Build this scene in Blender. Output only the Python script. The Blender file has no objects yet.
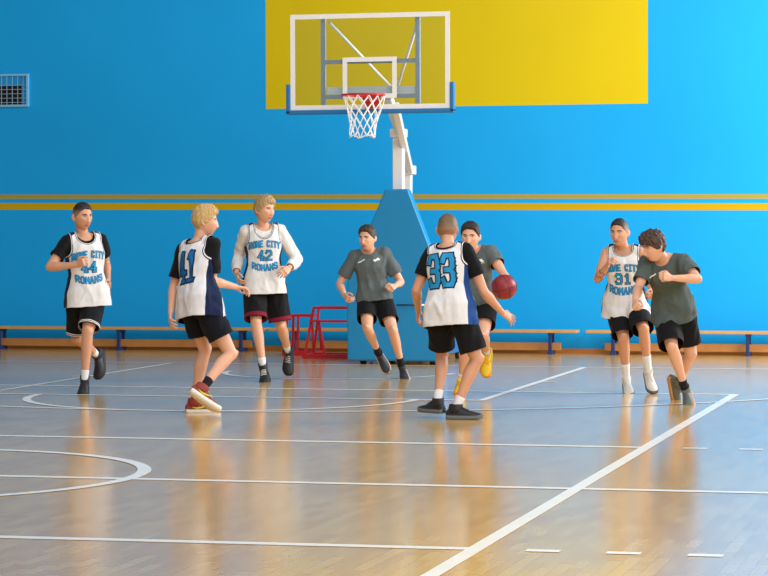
import bpy, bmesh, math, random
import numpy as np
from math import sin, cos, pi, radians, sqrt, hypot
from mathutils import Vector, Matrix, noise
from mathutils.bvhtree import BVHTree

random.seed(7)
SC = bpy.context.scene
COL = SC.collection

# ------------------------------------------------------------------ camera
FPX, YAW, PITCH, ROLL = 2549.8, 0.24585, 0.02332, -0.00288
CAM = np.array([7.1711, -15.3626, 1.5934])
_fw = np.array([-sin(YAW) * cos(PITCH), cos(YAW) * cos(PITCH), -sin(PITCH)])
_r0 = np.array([cos(YAW), sin(YAW), 0.0])
_u0 = np.cross(_r0, _fw)
_rt = _r0 * cos(ROLL) + _u0 * sin(ROLL)
_up = -_r0 * sin(ROLL) + _u0 * cos(ROLL)
cd = bpy.data.cameras.new('camera')
cam = bpy.data.objects.new('camera', cd)
COL.objects.link(cam)
cd.sensor_width = 36.0
cd.lens = FPX / 768 * 36.0
cd.clip_end = 200
cam.matrix_world = Matrix(((_rt[0], _up[0], -_fw[0], CAM[0]), (_rt[1], _up[1], -_fw[1], CAM[1]),
                           (_rt[2], _up[2], -_fw[2], CAM[2]), (0, 0, 0, 1)))
SC.camera = cam

# ------------------------------------------------------------------ light and exposure
SC.view_settings.view_transform = 'Standard'
SC.view_settings.look = 'None'
SC.view_settings.exposure = 0.0
SC.view_settings.gamma = 1.0
SC.view_settings.use_curve_mapping = False
W = bpy.data.worlds.new('world')
SC.world = W
W.use_nodes = True
W.node_tree.nodes['Background'].inputs[0].default_value = (0.93, 0.96, 1.0, 1)
W.node_tree.nodes['Background'].inputs[1].default_value = 0.27


def area_light(name, loc, target, sx, sy, power, col=(1, 1, 1)):
    d = bpy.data.lights.new(name, 'AREA')
    d.shape = 'RECTANGLE'
    d.size, d.size_y, d.energy, d.color = sx, sy, power, col
    o = bpy.data.objects.new(name, d)
    COL.objects.link(o)
    o.location = loc
    o.rotation_euler = (Vector(target) - Vector(loc)).to_track_quat('-Z', 'Y').to_euler()
    return o


# daylight through the tall windows in the right wall, and the lamps under the ceiling
area_light('window_daylight', (10.2, 13.0, 4.8), (2.0, 14.5, 2.4), 6.0, 3.6, 1500, (1.0, 0.98, 0.95))
area_light('window_daylight', (10.6, -4.0, 4.8), (0, 3, 0.8), 14.0, 3.6, 1250, (1.0, 0.98, 0.95))
area_light('ceiling_lamp_light', (2.0, 3.0, 8.5), (1.0, 7.0, 0), 9.0, 9.0, 500, (1.0, 0.97, 0.92))

# ------------------------------------------------------------------ materials
MATS = {}


def srgb(r, g, b):
    f = lambda c: (c / 255) / 12.92 if c / 255 <= 0.04045 else ((c / 255 + 0.055) / 1.055) ** 2.4
    return (f(r), f(g), f(b), 1.0)


class NT:
    def __init__(self, name):
        self.m = bpy.data.materials.new(name)
        self.m.use_nodes = True
        self.t = self.m.node_tree
        self.b = self.t.nodes['Principled BSDF']

    def n(self, typ, **kw):
        nd = self.t.nodes.new(typ)
        for k, v in kw.items():
            if k.startswith('i_'):
                nd.inputs[k[2:].replace('_', ' ')].default_value = v
            else:
                setattr(nd, k, v)
        return nd

    def l(self, a, b):
        self.t.links.new(a, b)

    def math(self, op, a, b=None):
        nd = self.n('ShaderNodeMath', operation=op)
        for i, v in enumerate((a, b)):
            if v is None:
                continue
            if hasattr(v, 'is_linked'):
                self.l(v, nd.inputs[i])
            else:
                nd.inputs[i].default_value = v
        return nd.outputs[0]

    def mix(self, fac, a, b, blend='MIX'):
        nd = self.n('ShaderNodeMix', data_type='RGBA', blend_type=blend)
        for i, v in ((0, fac), (6, a), (7, b)):
            if hasattr(v, 'is_linked'):
                self.l(v, nd.inputs[i])
            else:
                nd.inputs[i].default_value = v
        return nd.outputs[2]

    def base(self, v, rough=None, **kw):
        if hasattr(v, 'is_linked'):
            self.l(v, self.b.inputs['Base Color'])
        else:
            self.b.inputs['Base Color'].default_value = v
        if rough is not None:
            self.b.inputs['Roughness'].default_value = rough
        for k, val in kw.items():
            self.b.inputs[k.replace('_', ' ')].default_value = val
        return self

    def bump(self, h, strength=0.2, dist=0.01):
        nd = self.n('ShaderNodeBump')
        nd.inputs['Strength'].default_value = strength
        nd.inputs['Distance'].default_value = dist
        self.l(h, nd.inputs['Height'])
        self.l(nd.outputs[0], self.b.inputs['Normal'])


def simple(name, col, rough=0.5, var=0.06, scale=30.0, bump=0.05, **kw):
    """procedural: the colour with a fine noise variation and a light bump"""
    if name in MATS:
        return MATS[name]
    t = NT(name)
    tc = t.n('ShaderNodeTexCoord')
    nz = t.n('ShaderNodeTexNoise', i_Scale=scale, i_Detail=4.0)
    t.l(tc.outputs['Object'], nz.inputs['Vector'])
    c2 = tuple(max(0, c * (1 - 2 * var)) for c in col[:3]) + (1,)
    c3 = tuple(min(1, c * (1 + 2 * var)) for c in col[:3]) + (1,)
    t.base(t.mix(nz.outputs[0], c2, c3), rough, **kw)
    if bump:
        t.bump(nz.outputs[0], bump, 0.005)
    MATS[name] = t.m
    return t.m


def fabric(name, col, rough=0.85, sheen=0.04, var=0.08):
    if name in MATS:
        return MATS[name]
    t = NT(name)
    tc = t.n('ShaderNodeTexCoord')
    nz = t.n('ShaderNodeTexNoise', i_Scale=14.0, i_Detail=5.0)
    t.l(tc.outputs['Object'], nz.inputs['Vector'])
    wv = t.n('ShaderNodeTexNoise', i_Scale=420.0, i_Detail=2.0)
    t.l(tc.outputs['Object'], wv.inputs['Vector'])
    c2 = tuple(max(0, c * (1 - 2 * var)) for c in col[:3]) + (1,)
    c3 = tuple(min(1, c * (1 + 2 * var)) for c in col[:3]) + (1,)
    t.base(t.mix(nz.outputs[0], c2, c3), rough, Specular_IOR_Level=0.2)
    t.b.inputs['Sheen Weight'].default_value = sheen
    t.bump(wv.outputs[0], 0.15, 0.002)
    MATS[name] = t.m
    return t.m


def striped_fabric(name, col, stripes, side=None, side_col=None, back_only=False):
    """fabric with bands that follow its edges: stripes = [(from, to, colour)] in metres from the nearest edge"""
    t = NT(name)
    at = t.n('ShaderNodeAttribute', attribute_name='edge')
    tc = t.n('ShaderNodeTexCoord')
    nz = t.n('ShaderNodeTexNoise', i_Scale=14.0, i_Detail=5.0)
    t.l(tc.outputs['Object'], nz.inputs['Vector'])
    c2 = tuple(c * 0.93 for c in col[:3]) + (1,)
    out = t.mix(nz.outputs[0], c2, col)
    if side_col:
        a2 = t.n('ShaderNodeAttribute', attribute_name='side')
        g = t.math('MULTIPLY', t.math('GREATER_THAN', a2.outputs['Fac'], side[0]), t.math('LESS_THAN', a2.outputs['Fac'], side[1]))
        out = t.mix(g, out, side_col)
    for lo, hi, c in stripes:
        g = t.math('MULTIPLY', t.math('GREATER_THAN', at.outputs['Fac'], lo), t.math('LESS_THAN', at.outputs['Fac'], hi))
        out = t.mix(g, out, c)
    t.base(out, 0.8)
    t.b.inputs['Sheen Weight'].default_value = 0.04
    t.b.inputs['Specular IOR Level'].default_value = 0.2
    wv = t.n('ShaderNodeTexNoise', i_Scale=300.0, i_Detail=2.0)
    t.l(tc.outputs['Object'], wv.inputs['Vector'])
    t.bump(wv.outputs[0], 0.12, 0.002)
    return t.m


def skin(name, col):
    t = NT(name)
    tc = t.n('ShaderNodeTexCoord')
    nz = t.n('ShaderNodeTexNoise', i_Scale=9.0, i_Detail=6.0)
    t.l(tc.outputs['Object'], nz.inputs['Vector'])
    red = (col[0] * 1.0, col[1] * 0.86, col[2] * 0.82, 1)
    t.base(t.mix(nz.outputs[0], col, red), 0.5)
    t.b.inputs['Subsurface Weight'].default_value = 0.06
    t.b.inputs['Subsurface Radius'].default_value = (0.02, 0.008, 0.004)
    t.b.inputs['Subsurface Scale'].default_value = 0.5
    nb = t.n('ShaderNodeTexNoise', i_Scale=160.0, i_Detail=3.0)
    t.l(tc.outputs['Object'], nb.inputs['Vector'])
    t.bump(nb.outputs[0], 0.08, 0.002)
    return t.m


def hair_mat(name, col, var=0.35):
    t = NT(name)
    tc = t.n('ShaderNodeTexCoord')
    mp = t.n('ShaderNodeMapping')
    mp.inputs['Scale'].default_value = (220, 220, 22)
    t.l(tc.outputs['Object'], mp.inputs['Vector'])
    nz = t.n('ShaderNodeTexNoise', i_Scale=1.0, i_Detail=4.0)
    t.l(mp.outputs[0], nz.inputs['Vector'])
    c2 = tuple(c * (1 - var) for c in col[:3]) + (1,)
    c3 = tuple(min(1, c * (1 + var)) for c in col[:3]) + (1,)
    fa = t.n('ShaderNodeAttribute', attribute_name='fade')
    stub = tuple(0.55 * a_ + 0.45 * b_ for a_, b_ in zip(srgb(196, 146, 116)[:3], col[:3])) + (1,)
    t.base(t.mix(fa.outputs['Fac'], stub, t.mix(nz.outputs[0], c2, c3)), 0.55)
    t.bump(nz.outputs[0], 0.25, 0.003)
    return t.m


WHITE = (0.83, 0.83, 0.82, 1)
NEAR_BLACK = (0.006, 0.007, 0.010, 1)
NAVY = srgb(18, 48, 104)

# ------------------------------------------------------------------ mesh helpers


class Acc:
    def __init__(self):
        self.v = []
        self.f = []

    def ring_loft(self, rings, cap=True):
        """rings: list of arrays (n,3) of the same n"""
        n = len(rings[0])
        b = len(self.v)
        for r in rings:
            self.v.extend([tuple(map(float, p)) for p in r])
        for i in range(len(rings) - 1):
            for j in range(n):
                k = (j + 1) % n
                self.f.append((b + i * n + j, b + i * n + k, b + (i + 1) * n + k, b + (i + 1) * n + j))
        if cap:
            for base, sgn, r in ((b, -1, rings[0]), (b + (len(rings) - 1) * n, 1, rings[-1])):
                c = np.mean(np.asarray(r), axis=0)
                ci = len(self.v)
                self.v.append(tuple(map(float, c)))
                for j in range(n):
                    k = (j + 1) % n
                    self.f.append((base + k, base + j, ci) if sgn < 0 else (base + j, base + k, ci))

    def box(self, c, s, rot=None):
        c = np.asarray(c, float)
        s = np.asarray(s, float) / 2
        b = len(self.v)
        for x in (-1, 1):
            for y in (-1, 1):
                for z in (-1, 1):
                    p = np.array([x, y, z]) * s
                    if rot is not None:
                        p = rot @ p
                    self.v.append(tuple(c + p))
        for q in ((0, 1, 3, 2), (4, 6, 7, 5), (0, 4, 5, 1), (2, 3, 7, 6), (0, 2, 6, 4), (1, 5, 7, 3)):
            self.f.append(tuple(b + i for i in q))

    def bar(self, a, b_, w, h, up=(0, 0, 1)):
        """rectangular bar from a to b_"""
        a, b_ = np.asarray(a, float), np.asarray(b_, float)
        d = b_ - a
        L = np.linalg.norm(d)
        d = d / L
        u = np.asarray(up, float)
        if abs(np.dot(u, d)) > 0.98:
            u = np.array([0, 1.0, 0])
        x = unit(np.cross(u, d))
        z = np.cross(d, x)
        self.box((a + b_) / 2, (w, L, h), np.array([x, d, z]).T)

    def tube(self, pts, r, n=10, closed=False, cap=True):
        pts = [np.asarray(p, float) for p in pts]
        rings = []
        m = len(pts)
        u = None
        for i in range(m):
            if closed:
                d = pts[(i + 1) % m] - pts[i - 1]
            else:
                d = pts[min(i + 1, m - 1)] - pts[max(i - 1, 0)]
            d = unit(d)
            if u is None:
                u = perp(d)
            u = unit(u - d * np.dot(u, d))
            w = np.cross(d, u)
            rr = r[i] if hasattr(r, '__len__') else r
            a = np.arange(n) * 2 * pi / n
            rings.append(pts[i] + rr * (np.cos(a)[:, None] * u + np.sin(a)[:, None] * w))
        if closed:
            b = len(self.v)
            for q in rings:
                self.v.extend([tuple(p) for p in q])
            for i in range(m):
                i2 = (i + 1) % m
                for j in range(n):
                    k = (j + 1) % n
                    self.f.append((b + i * n + j, b + i * n + k, b + i2 * n + k, b + i2 * n + j))
        else:
            self.ring_loft(rings, cap)

    def ellipsoid(self, c, ax, r, n=20, m=12):
        """ax: 3 axis rows, r: 3 radii"""
        rings = []
        c = np.asarray(c, float)
        a = np.arange(n) * 2 * pi / n
        for i in range(1, m):
            th = pi * i / m
            rings.append(c - ax[2] * r[2] * cos(th) + sin(th) * (np.cos(a)[:, None] * ax[0] * r[0] + np.sin(a)[:, None] * ax[1] * r[1]))
        self.ring_loft(rings)

    def limb(self, A, B, prof, n=18, ref=None, ends=True):
        """tapered limb A->B; prof rows (t, r) or (t, r_side, r_front, offset_front); ref = the front direction"""
        A, B = np.asarray(A, float), np.asarray(B, float)
        d = B - A
        L = np.linalg.norm(d)
        d = d / L
        v = unit(ref - d * np.dot(ref, d)) if ref is not None else perp(d)
        u = np.cross(v, d)
        P = [(p[0], p[1], p[1], 0.0) if len(p) == 2 else p for p in prof]
        rows = []
        if ends:
            t0, a, b, o = P[0]
            for k in (80, 60, 40, 20):
                rows.append((t0 * L - min(a, b) * sin(radians(k)), a * cos(radians(k)), b * cos(radians(k)), o))
        ts = [p[0] for p in P]
        for i in range(len(P) - 1):
            for k in range(4):
                s = k / 4
                e = s * s * (3 - 2 * s)
                q = [P[i][j] * (1 - e) + P[i + 1][j] * e for j in range(1, 4)]
                rows.append(((P[i][0] * (1 - s) + P[i + 1][0] * s) * L, *q))
        rows.append((P[-1][0] * L, P[-1][1], P[-1][2], P[-1][3]))
        if ends:
            t0, a, b, o = P[-1]
            for k in (20, 40, 60, 80):
                rows.append((t0 * L + min(a, b) * sin(radians(k)), a * cos(radians(k)), b * cos(radians(k)), o))
        an = np.arange(n) * 2 * pi / n
        self.ring_loft([A + d * t + v * o + a * np.cos(an)[:, None] * u + b * np.sin(an)[:, None] * v for t, a, b, o in rows])

    def build(self, name, mat=None, parent=None, smooth=True, recalc=True):
        me = bpy.data.meshes.new(name)
        me.from_pydata(self.v, [], self.f)
        if recalc:
            bm = bmesh.new()
            bm.from_mesh(me)
            bmesh.ops.recalc_face_normals(bm, faces=bm.faces)
            bm.to_mesh(me)
            bm.free()
        return link(name, me, mat, parent, smooth)


def link(name, me, mat=None, parent=None, smooth=True):
    o = bpy.data.objects.new(name, me)
    COL.objects.link(o)
    for m in (mat if isinstance(mat, (list, tuple)) else [mat]):
        if m:
            me.materials.append(m)
    if smooth:
        me.polygons.foreach_set('use_smooth', [True] * len(me.polygons))
    if parent:
        o.parent = parent
        BASE[o.name] = base_of(parent)
        me.transform(Matrix.Translation(-BASE[o.name]))
    return o


BASE = {}


def base_of(o):
    """world position of the thing an object belongs to (its parts keep their origin there)"""
    return BASE[o.name] if o.name in BASE else o.location.copy()


def unit(v):
    v = np.asarray(v, float)
    return v / max(1e-9, np.linalg.norm(v))


def perp(d):
    u = np.array([0, 0, 1.0]) if abs(d[2]) < 0.9 else np.array([1.0, 0, 0])
    return unit(np.cross(u, d))


def tag(o, label=None, cat=None, group=None, kind=None):
    for k, v in (('label', label), ('category', cat), ('group', group), ('kind', kind)):
        if v:
            o[k] = v
    return o


def empty(name, loc, label, cat, group=None):
    o = bpy.data.objects.new(name, None)
    COL.objects.link(o)
    o.location = loc
    o.empty_display_size = 0.2
    return tag(o, label, cat, group)


def bevel(o, w, seg=2):
    m = o.modifiers.new('bevel', 'BEVEL')
    m.width, m.segments, m.limit_method = w, seg, 'ANGLE'
    m.angle_limit = radians(40)
    o.data.polygons.foreach_set('use_smooth', [False] * len(o.data.polygons))
    return o


def copy_tree(o, parent=None):
    c = o.copy()
    COL.objects.link(c)
    c.parent = parent
    for ch in [x for x in bpy.data.objects if x.parent == o]:
        copy_tree(ch, c)
    return c


# ------------------------------------------------------------------ setting
WALL_Y = 16.67
# parquet floor
t = NT('parquet')
tc = t.n('ShaderNodeTexCoord')
mp = t.n('ShaderNodeMapping')
mp.inputs['Rotation'].default_value = (0, 0, pi / 2)
t.l(tc.outputs['Object'], mp.inputs['Vector'])
bk = t.n('ShaderNodeTexBrick', offset=0.5, squash=1.0)
bk.inputs['Scale'].default_value = 1.0
bk.inputs['Brick Width'].default_value = 0.30
bk.inputs['Row Height'].default_value = 0.07
bk.inputs['Mortar Size'].default_value = 0.0012
bk.inputs['Mortar Smooth'].default_value = 0.3
bk.inputs['Bias'].default_value = 0.0
bk.inputs['Color1'].default_value = srgb(246, 204, 118)
bk.inputs['Color2'].default_value = srgb(224, 172, 88)
bk.inputs['Mortar'].default_value = srgb(176, 122, 70)
t.l(mp.outputs[0], bk.inputs['Vector'])
mp2 = t.n('ShaderNodeMapping')
mp2.inputs['Scale'].default_value = (14, 2.0, 1)
t.l(tc.outputs['Object'], mp2.inputs['Vector'])
gr = t.n('ShaderNodeTexNoise', i_Scale=1.0, i_Detail=5.0)
t.l(mp2.outputs[0], gr.inputs['Vector'])
big = t.n('ShaderNodeTexNoise', i_Scale=0.8, i_Detail=2.0)
t.l(tc.outputs['Object'], big.inputs['Vector'])
c = t.mix(0.28, bk.outputs[0], t.mix(gr.outputs[0], srgb(176, 118, 54), srgb(240, 192, 112)))
c = t.mix(t.math('MULTIPLY', big.outputs[0], 0.15), c, srgb(214, 162, 96))
t.base(c, 0.24)
t.b.inputs['IOR'].default_value = 1.5
t.b.inputs['Specular IOR Level'].default_value = 0.25
t.b.inputs['Coat Weight'].default_value = 0.72
t.b.inputs['Coat Roughness'].default_value = 0.15
t.b.inputs['Coat IOR'].default_value = 1.5
rn = t.n('ShaderNodeMapRange')
rn.inputs['To Min'].default_value = 0.17
rn.inputs['To Max'].default_value = 0.23
t.l(big.outputs[0], rn.inputs['Value'])
t.l(rn.outputs[0], t.b.inputs['Roughness'])
wav = t.n('ShaderNodeTexNoise', i_Scale=7.0, i_Detail=1.0)
t.l(tc.outputs['Object'], wav.inputs['Vector'])
t.bump(wav.outputs[0], 0.03, 0.01)
a = Acc()
a.box((0, -1.0, -0.05), (24, 35.4, 0.1))
fl = a.build('floor', t.m, smooth=False)
tag(fl, 'glossy parquet sports hall floor with white court lines', kind='structure')

# painted back wall: blue with a yellow panel and two yellow stripes
t = NT('painted_wall')
tc = t.n('ShaderNodeTexCoord')
sp = t.n('ShaderNodeSeparateXYZ')
t.l(tc.outputs['Object'], sp.inputs[0])
X, Z = sp.outputs[0], sp.outputs[2]
nz = t.n('ShaderNodeTexNoise', i_Scale=0.9, i_Detail=3.0)
t.l(tc.outputs['Object'], nz.inputs['Vector'])
fine = t.n('ShaderNodeTexNoise', i_Scale=60.0, i_Detail=4.0)
t.l(tc.outputs['Object'], fine.inputs['Vector'])


def band(v, lo, hi):
    return t.math('MULTIPLY', t.math('GREATER_THAN', v, lo), t.math('LESS_THAN', v, hi))


blue = t.mix(nz.outputs[0], srgb(12, 157, 230), srgb(18, 166, 240))
yel = t.mix(nz.outputs[0], srgb(202, 180, 0), srgb(211, 189, 0))
c = t.mix(t.math('MULTIPLY', band(X, -2.45, 2.57), t.math('GREATER_THAN', Z, 3.16)), blue, yel)
ZT = t.math('ADD', Z, t.math('MULTIPLY', X, 0.0055))     # the stripes run a hair off level
c = t.mix(band(ZT, 1.973, 2.032), c, srgb(166, 150, 52))
c = t.mix(band(ZT, 1.828, 1.918), c, srgb(196, 160, 8))
t.base(c, 0.42, Specular_IOR_Level=0.25)
t.bump(fine.outputs[0], 0.08, 0.004)
a = Acc()
a.box((0, WALL_Y + 0.15, 4.5), (24, 0.3, 9.0))
wl = a.build('wall_back', t.m, smooth=False)
tag(wl, 'bright blue painted wall with yellow panel and yellow stripes', kind='structure')

a = Acc()
a.box((0, WALL_Y - 0.012, 0.03), (24, 0.024, 0.06))
tag(a.build('baseboard_back', simple('baseboard_wood', srgb(196, 130, 62), 0.4), smooth=False), kind='structure')

# court lines: thin paint on the floor
lines = Acc()


def strip(p, q, w=0.05):
    p, q = np.array(p, float), np.array(q, float)
    d = unit(q - p)
    nrm = np.array([-d[1], d[0]]) * w / 2
    b = len(lines.v)
    for s in (p - nrm, q - nrm, q + nrm, p + nrm):
        lines.v.append((s[0], s[1], 0.0022 + 0.0001 * len(lines.f) ** 0.5))
    lines.f.append((b, b + 1, b + 2, b + 3))


def arc(c, r, a0, a1, w=0.05, n=64):
    b = len(lines.v)
    z = 0.0035 + 0.00002 * len(lines.f) ** 0.5
    for i in range(n + 1):
        an = radians(a0 + (a1 - a0) * i / n)
        for rr in (r - w / 2, r + w / 2):
            lines.v.append((c[0] + rr * cos(an), c[1] + rr * sin(an), z))
    for i in range(n):
        lines.f.append((b + 2 * i, b + 2 * i + 1, b + 2 * i + 3, b + 2 * i + 2))


AX = -0.17
for y in (-3, 0, 3, 9):
    strip((-4.5, y - (0.22 if y < 0 else 0)), (4.5, y), 0.10 if y < 9 else 0.08)
strip((4.5, 0), (11, 0), 0.10)
for y in (-3, 3):
    for k in range(5):
        strip((4.79 + k * 0.4, y), (4.96 + k * 0.4, y), 0.09)
strip((4.55, -9), (4.5, 9.03), 0.085)
strip((-4.5, -9), (-4.5, 9.03), 0.06)
arc((AX, 0), 1.8, 0, 360, 0.09, 96)
strip((AX - 2.5, 7.7), (AX + 2.5, 7.7), 0.08)
arc((AX, 7.7), 1.87, 180, 360, 0.08)
strip((AX - 2.48, 7.7), (AX - 2.48, 13.4), 0.06)
strip((AX + 2.48, 7.7), (AX + 2.48, 13.4), 0.07)
for s in (-1, 1):
    for y in (10.6,):
        strip((AX + s * 2.5, y), (AX + s * 2.66, y), 0.07)
arc((AX, 11.9), 1.28, 180, 360, 0.07)
arc((AX, 12.1), 6.25, 180, 360, 0.08, 128)
strip((-8, 13.4), (8, 13.4))
t = NT('court_paint')
tc = t.n('ShaderNodeTexCoord')
nz = t.n('ShaderNodeTexNoise', i_Scale=5.0, i_Detail=5.0)
t.l(tc.outputs['Object'], nz.inputs['Vector'])
t.base(t.mix(nz.outputs[0], srgb(236, 234, 228), srgb(254, 253, 250)), 0.26)
tag(lines.build('floor_markings', t.m, smooth=False), 'white painted court lines on the parquet', kind='structure')

# ------------------------------------------------------------------ basketball hoop unit
HX, BY = 0.222, 11.72
W_STEEL = simple('white_steel', srgb(236, 238, 238), 0.35, 0.02)
G_STEEL = simple('grey_blue_steel', srgb(168, 182, 200), 0.4, 0.04)
BLUE_PAD = simple('blue_vinyl_pad', srgb(22, 138, 200), 0.45, 0.03)
BLUE_EDGE = simple('blue_edge_pad', srgb(26, 112, 176), 0.5, 0.03)
BLACK_RUB = simple('black_rubber', srgb(24, 24, 27), 0.6)
RED_STEEL = simple('red_steel', srgb(190, 26, 36), 0.35)
hoop = empty('basketball_hoop', (HX, 14.9, 0), 'portable basketball hoop with clear backboard and blue padded base in front of the blue wall', 'basketball hoop')
# clear board
t = NT('clear_acrylic')
t.base((1, 1, 1, 1), 0.03)
tr = t.n('ShaderNodeBsdfTransparent')
tr.inputs[0].default_value = (0.93, 0.955, 0.95, 1)
gl = t.n('ShaderNodeBsdfGlossy')
gl.inputs['Roughness'].default_value = 0.04
ms = t.n('ShaderNodeMixShader')
lw = t.n('ShaderNodeFresnel')
lw.inputs[0].default_value = 1.45
t.l(lw.outputs[0], ms.inputs[0])
t.l(tr.outputs[0], ms.inputs[1])
t.l(gl.outputs[0], ms.inputs[2])
t.l(ms.outputs[0], t.t.nodes['Material Output'].inputs['Surface'])
a = Acc()
a.box((HX, BY, 3.425), (1.8, 0.012, 1.05))
board = a.build('backboard', t.m, hoop, smooth=False)


def rect_frame(acc, cx, cz, w, h, b, y, d):
    acc.box((cx, y, cz + h / 2 - b / 2), (w, d, b))
    acc.box((cx, y, cz - h / 2 + b / 2), (w, d, b))
    acc.box((cx - w / 2 + b / 2, y, cz), (b, d, h - 2 * b))
    acc.box((cx + w / 2 - b / 2, y, cz), (b, d, h - 2 * b))


a = Acc()
rect_frame(a, HX, 3.425, 1.8, 1.05, 0.052, BY - 0.008, 0.006)
a.build('border_line', W_STEEL, board, smooth=False)
a = Acc()
rect_frame(a, HX, 3.245, 0.61, 0.45, 0.05, BY - 0.008, 0.006)
a.build('target_square', W_STEEL, board, smooth=False)
a = Acc()
a.box((HX, BY + 0.005, 2.875), (1.9, 0.07, 0.05))
for s in (-1, 1):
    a.box((HX + s * 0.925, BY + 0.005, 3.02), (0.05, 0.07, 0.33))
bevel(a.build('edge_padding', BLUE_EDGE, board, smooth=False), 0.012)
# steel frame behind the board
fy = BY + 0.09
a = Acc()
for s in (-1, 1):
    a.box((HX - 0.015 + s * 0.535, fy, 3.42), (0.05, 0.04, 0.98))
a.box((HX - 0.015, fy, 3.43), (1.09, 0.035, 0.045))
a.box((HX - 0.015, fy, 3.045), (1.09, 0.035, 0.045))
a.build('board_frame', G_STEEL, hoop, smooth=False)
a = Acc()
a.box((HX - 0.015, fy + 0.05, 3.115), (1.0, 0.03, 0.085))
a.build('cross_rail', W_STEEL, hoop, smooth=False)
# stay rods running back to the post
AXP, PAD_Y = 0.06, 14.62
for s in (-1, 1):
    a = Acc()
    a.tube([(HX + 0.02 + s * 0.5, fy + 0.02, 3.86), (AXP + 0.17 - s * 0.02, BY + 1.2, 3.12)], 0.017, 10)
    a.build('stay_rod', W_STEEL, hoop)
# arm from the board down to the posts
a = Acc()
a.bar((HX + 0.16, fy + 0.06, 3.06), (0.02, 13.92, 2.74), 0.09, 0.12)
bevel(a.build('extension_arm', W_STEEL, hoop, smooth=False), 0.012)
a = Acc()
a.bar((HX + 0.12, 12.4, 2.96), (-0.14, 15.1, 2.30), 0.075, 0.10)
bevel(a.build('lower_arm', W_STEEL, hoop, smooth=False), 0.008)
a = Acc()
a.box((0.0, 13.95, 1.40), (0.125, 0.12, 2.56))
bevel(a.build('front_post', W_STEEL, hoop, smooth=False), 0.01)
a = Acc()
a.box((0.0, 13.95, 2.72), (0.17, 0.20, 0.10))
bevel(a.build('post_bracket', W_STEEL, hoop, smooth=False), 0.01)
a = Acc()
a.bar((-0.17, 15.12, 2.32), (-0.24, 15.25, 0.25), 0.10, 0.10, (0, 1, 0))
bevel(a.build('rear_post', W_STEEL, hoop, smooth=False), 0.01)
a = Acc()
a.box((-0.155, 15.1, 2.31), (0.15, 0.18, 0.11))
bevel(a.build('hinge_bracket', W_STEEL, hoop, smooth=False), 0.01)
# base with front pad
padx = 0.04
out = [(-0.585, 0.04), (0.585, 0.04), (0.585, 0.93), (0.15, 2.055), (-0.12, 2.055), (-0.585, 0.98)]
a = Acc()
y0, y1 = PAD_Y - 1.02, PAD_Y - 0.86
rings = [np.array([(padx + x, y, z) for x, z in out]) for y in (y0, y1)]
a.ring_loft(rings)
bevel(a.build('front_pad', BLUE_PAD, hoop, smooth=False), 0.02, 3)
a = Acc()
a.box((padx, 14.55, 0.24), (0.9, 1.55, 0.32))
bevel(a.build('base_box', BLUE_EDGE, hoop, smooth=False), 0.02)
for x in (-0.42, 0.42):
    for y in (13.72, 15.1):
        a = Acc()
        a.tube([(padx + x - 0.03, y, 0.045), (padx + x + 0.03, y, 0.045)], 0.045, 16)
        a.build('wheel', BLACK_RUB, hoop)
# crank rod sticking out of the pad
a = Acc()
a.tube([(padx + 0.02, y0 - 0.03, 0.70), (padx + 0.26, y0 - 0.03, 0.70)], 0.008, 8)
cr = a.build('crank_rod', BLACK_RUB, hoop)
a = Acc()
a.tube([(padx + 0.26, y0 - 0.03, 0.70), (padx + 0.36, y0 - 0.03, 0.70)], 0.011, 8)
a.build('crank_tip', W_STEEL, cr)
# rim and net
RX, RY, RZ, RR = HX + 0.03, BY - 0.40, 3.035, 0.228
a = Acc()
a.tube([(RX + RR * cos(i * pi / 24), RY + RR * sin(i * pi / 24), RZ) for i in range(48)], 0.0115, 10, closed=True)
rim = a.build('rim', RED_STEEL, hoop)
a = Acc()
a.ring_loft([np.array([(RX + x, BY - 0.02 - dy, RZ + z) for x, z in ((-0.11, 0.03), (0.11, 0.03), (0.07, -0.13), (-0.07, -0.13))]) for dy in (0, 0.022)])
a.bar((RX - 0.09, BY - 0.02, RZ - 0.0), (RX - 0.09, RY + 0.2, RZ - 0.0), 0.02, 0.02)
a.bar((RX + 0.09, BY - 0.02, RZ - 0.0), (RX + 0.09, RY + 0.2, RZ - 0.0), 0.02, 0.02)
a.bar((RX, BY - 0.03, RZ - 0.11), (RX, RY + 0.215, RZ - 0.01), 0.03, 0.015)
a.build('rim_bracket', RED_STEEL, rim, smooth=False)
a = Acc()
NETH = 0.44


def net_pt(an, s):
    r = RR - 0.085 * min(1, s * 1.5) - 0.005 * s + 0.012 * sin(an * 3 + 4 * s)
    return (RX + r * cos(an), RY + r * sin(an), RZ - 0.012 - NETH * s + 0.012 * sin(5 * an) * s)


for k in range(12):
    for sg in (-1, 1):
        a.tube([net_pt(2 * pi * (k + sg * 3.0 * s) / 12, s) for s in np.linspace(0, 1, 19)], 0.0048, 6)
for s in (0.985,):
    a.tube([net_pt(2 * pi * i / 36, s + (0.012 if i % 2 else -0.012)) for i in range(36)], 0.0045, 6, closed=True)
a.build('net', simple('net_cord', srgb(240, 240, 240), 0.8), rim)

# ------------------------------------------------------------------ benches along the wall
WOOD = simple('bench_wood', srgb(205, 152, 84), 0.45, 0.10, 9.0)
BLUE_LEG = simple('dark_blue_leg', srgb(22, 46, 104), 0.45)


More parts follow.
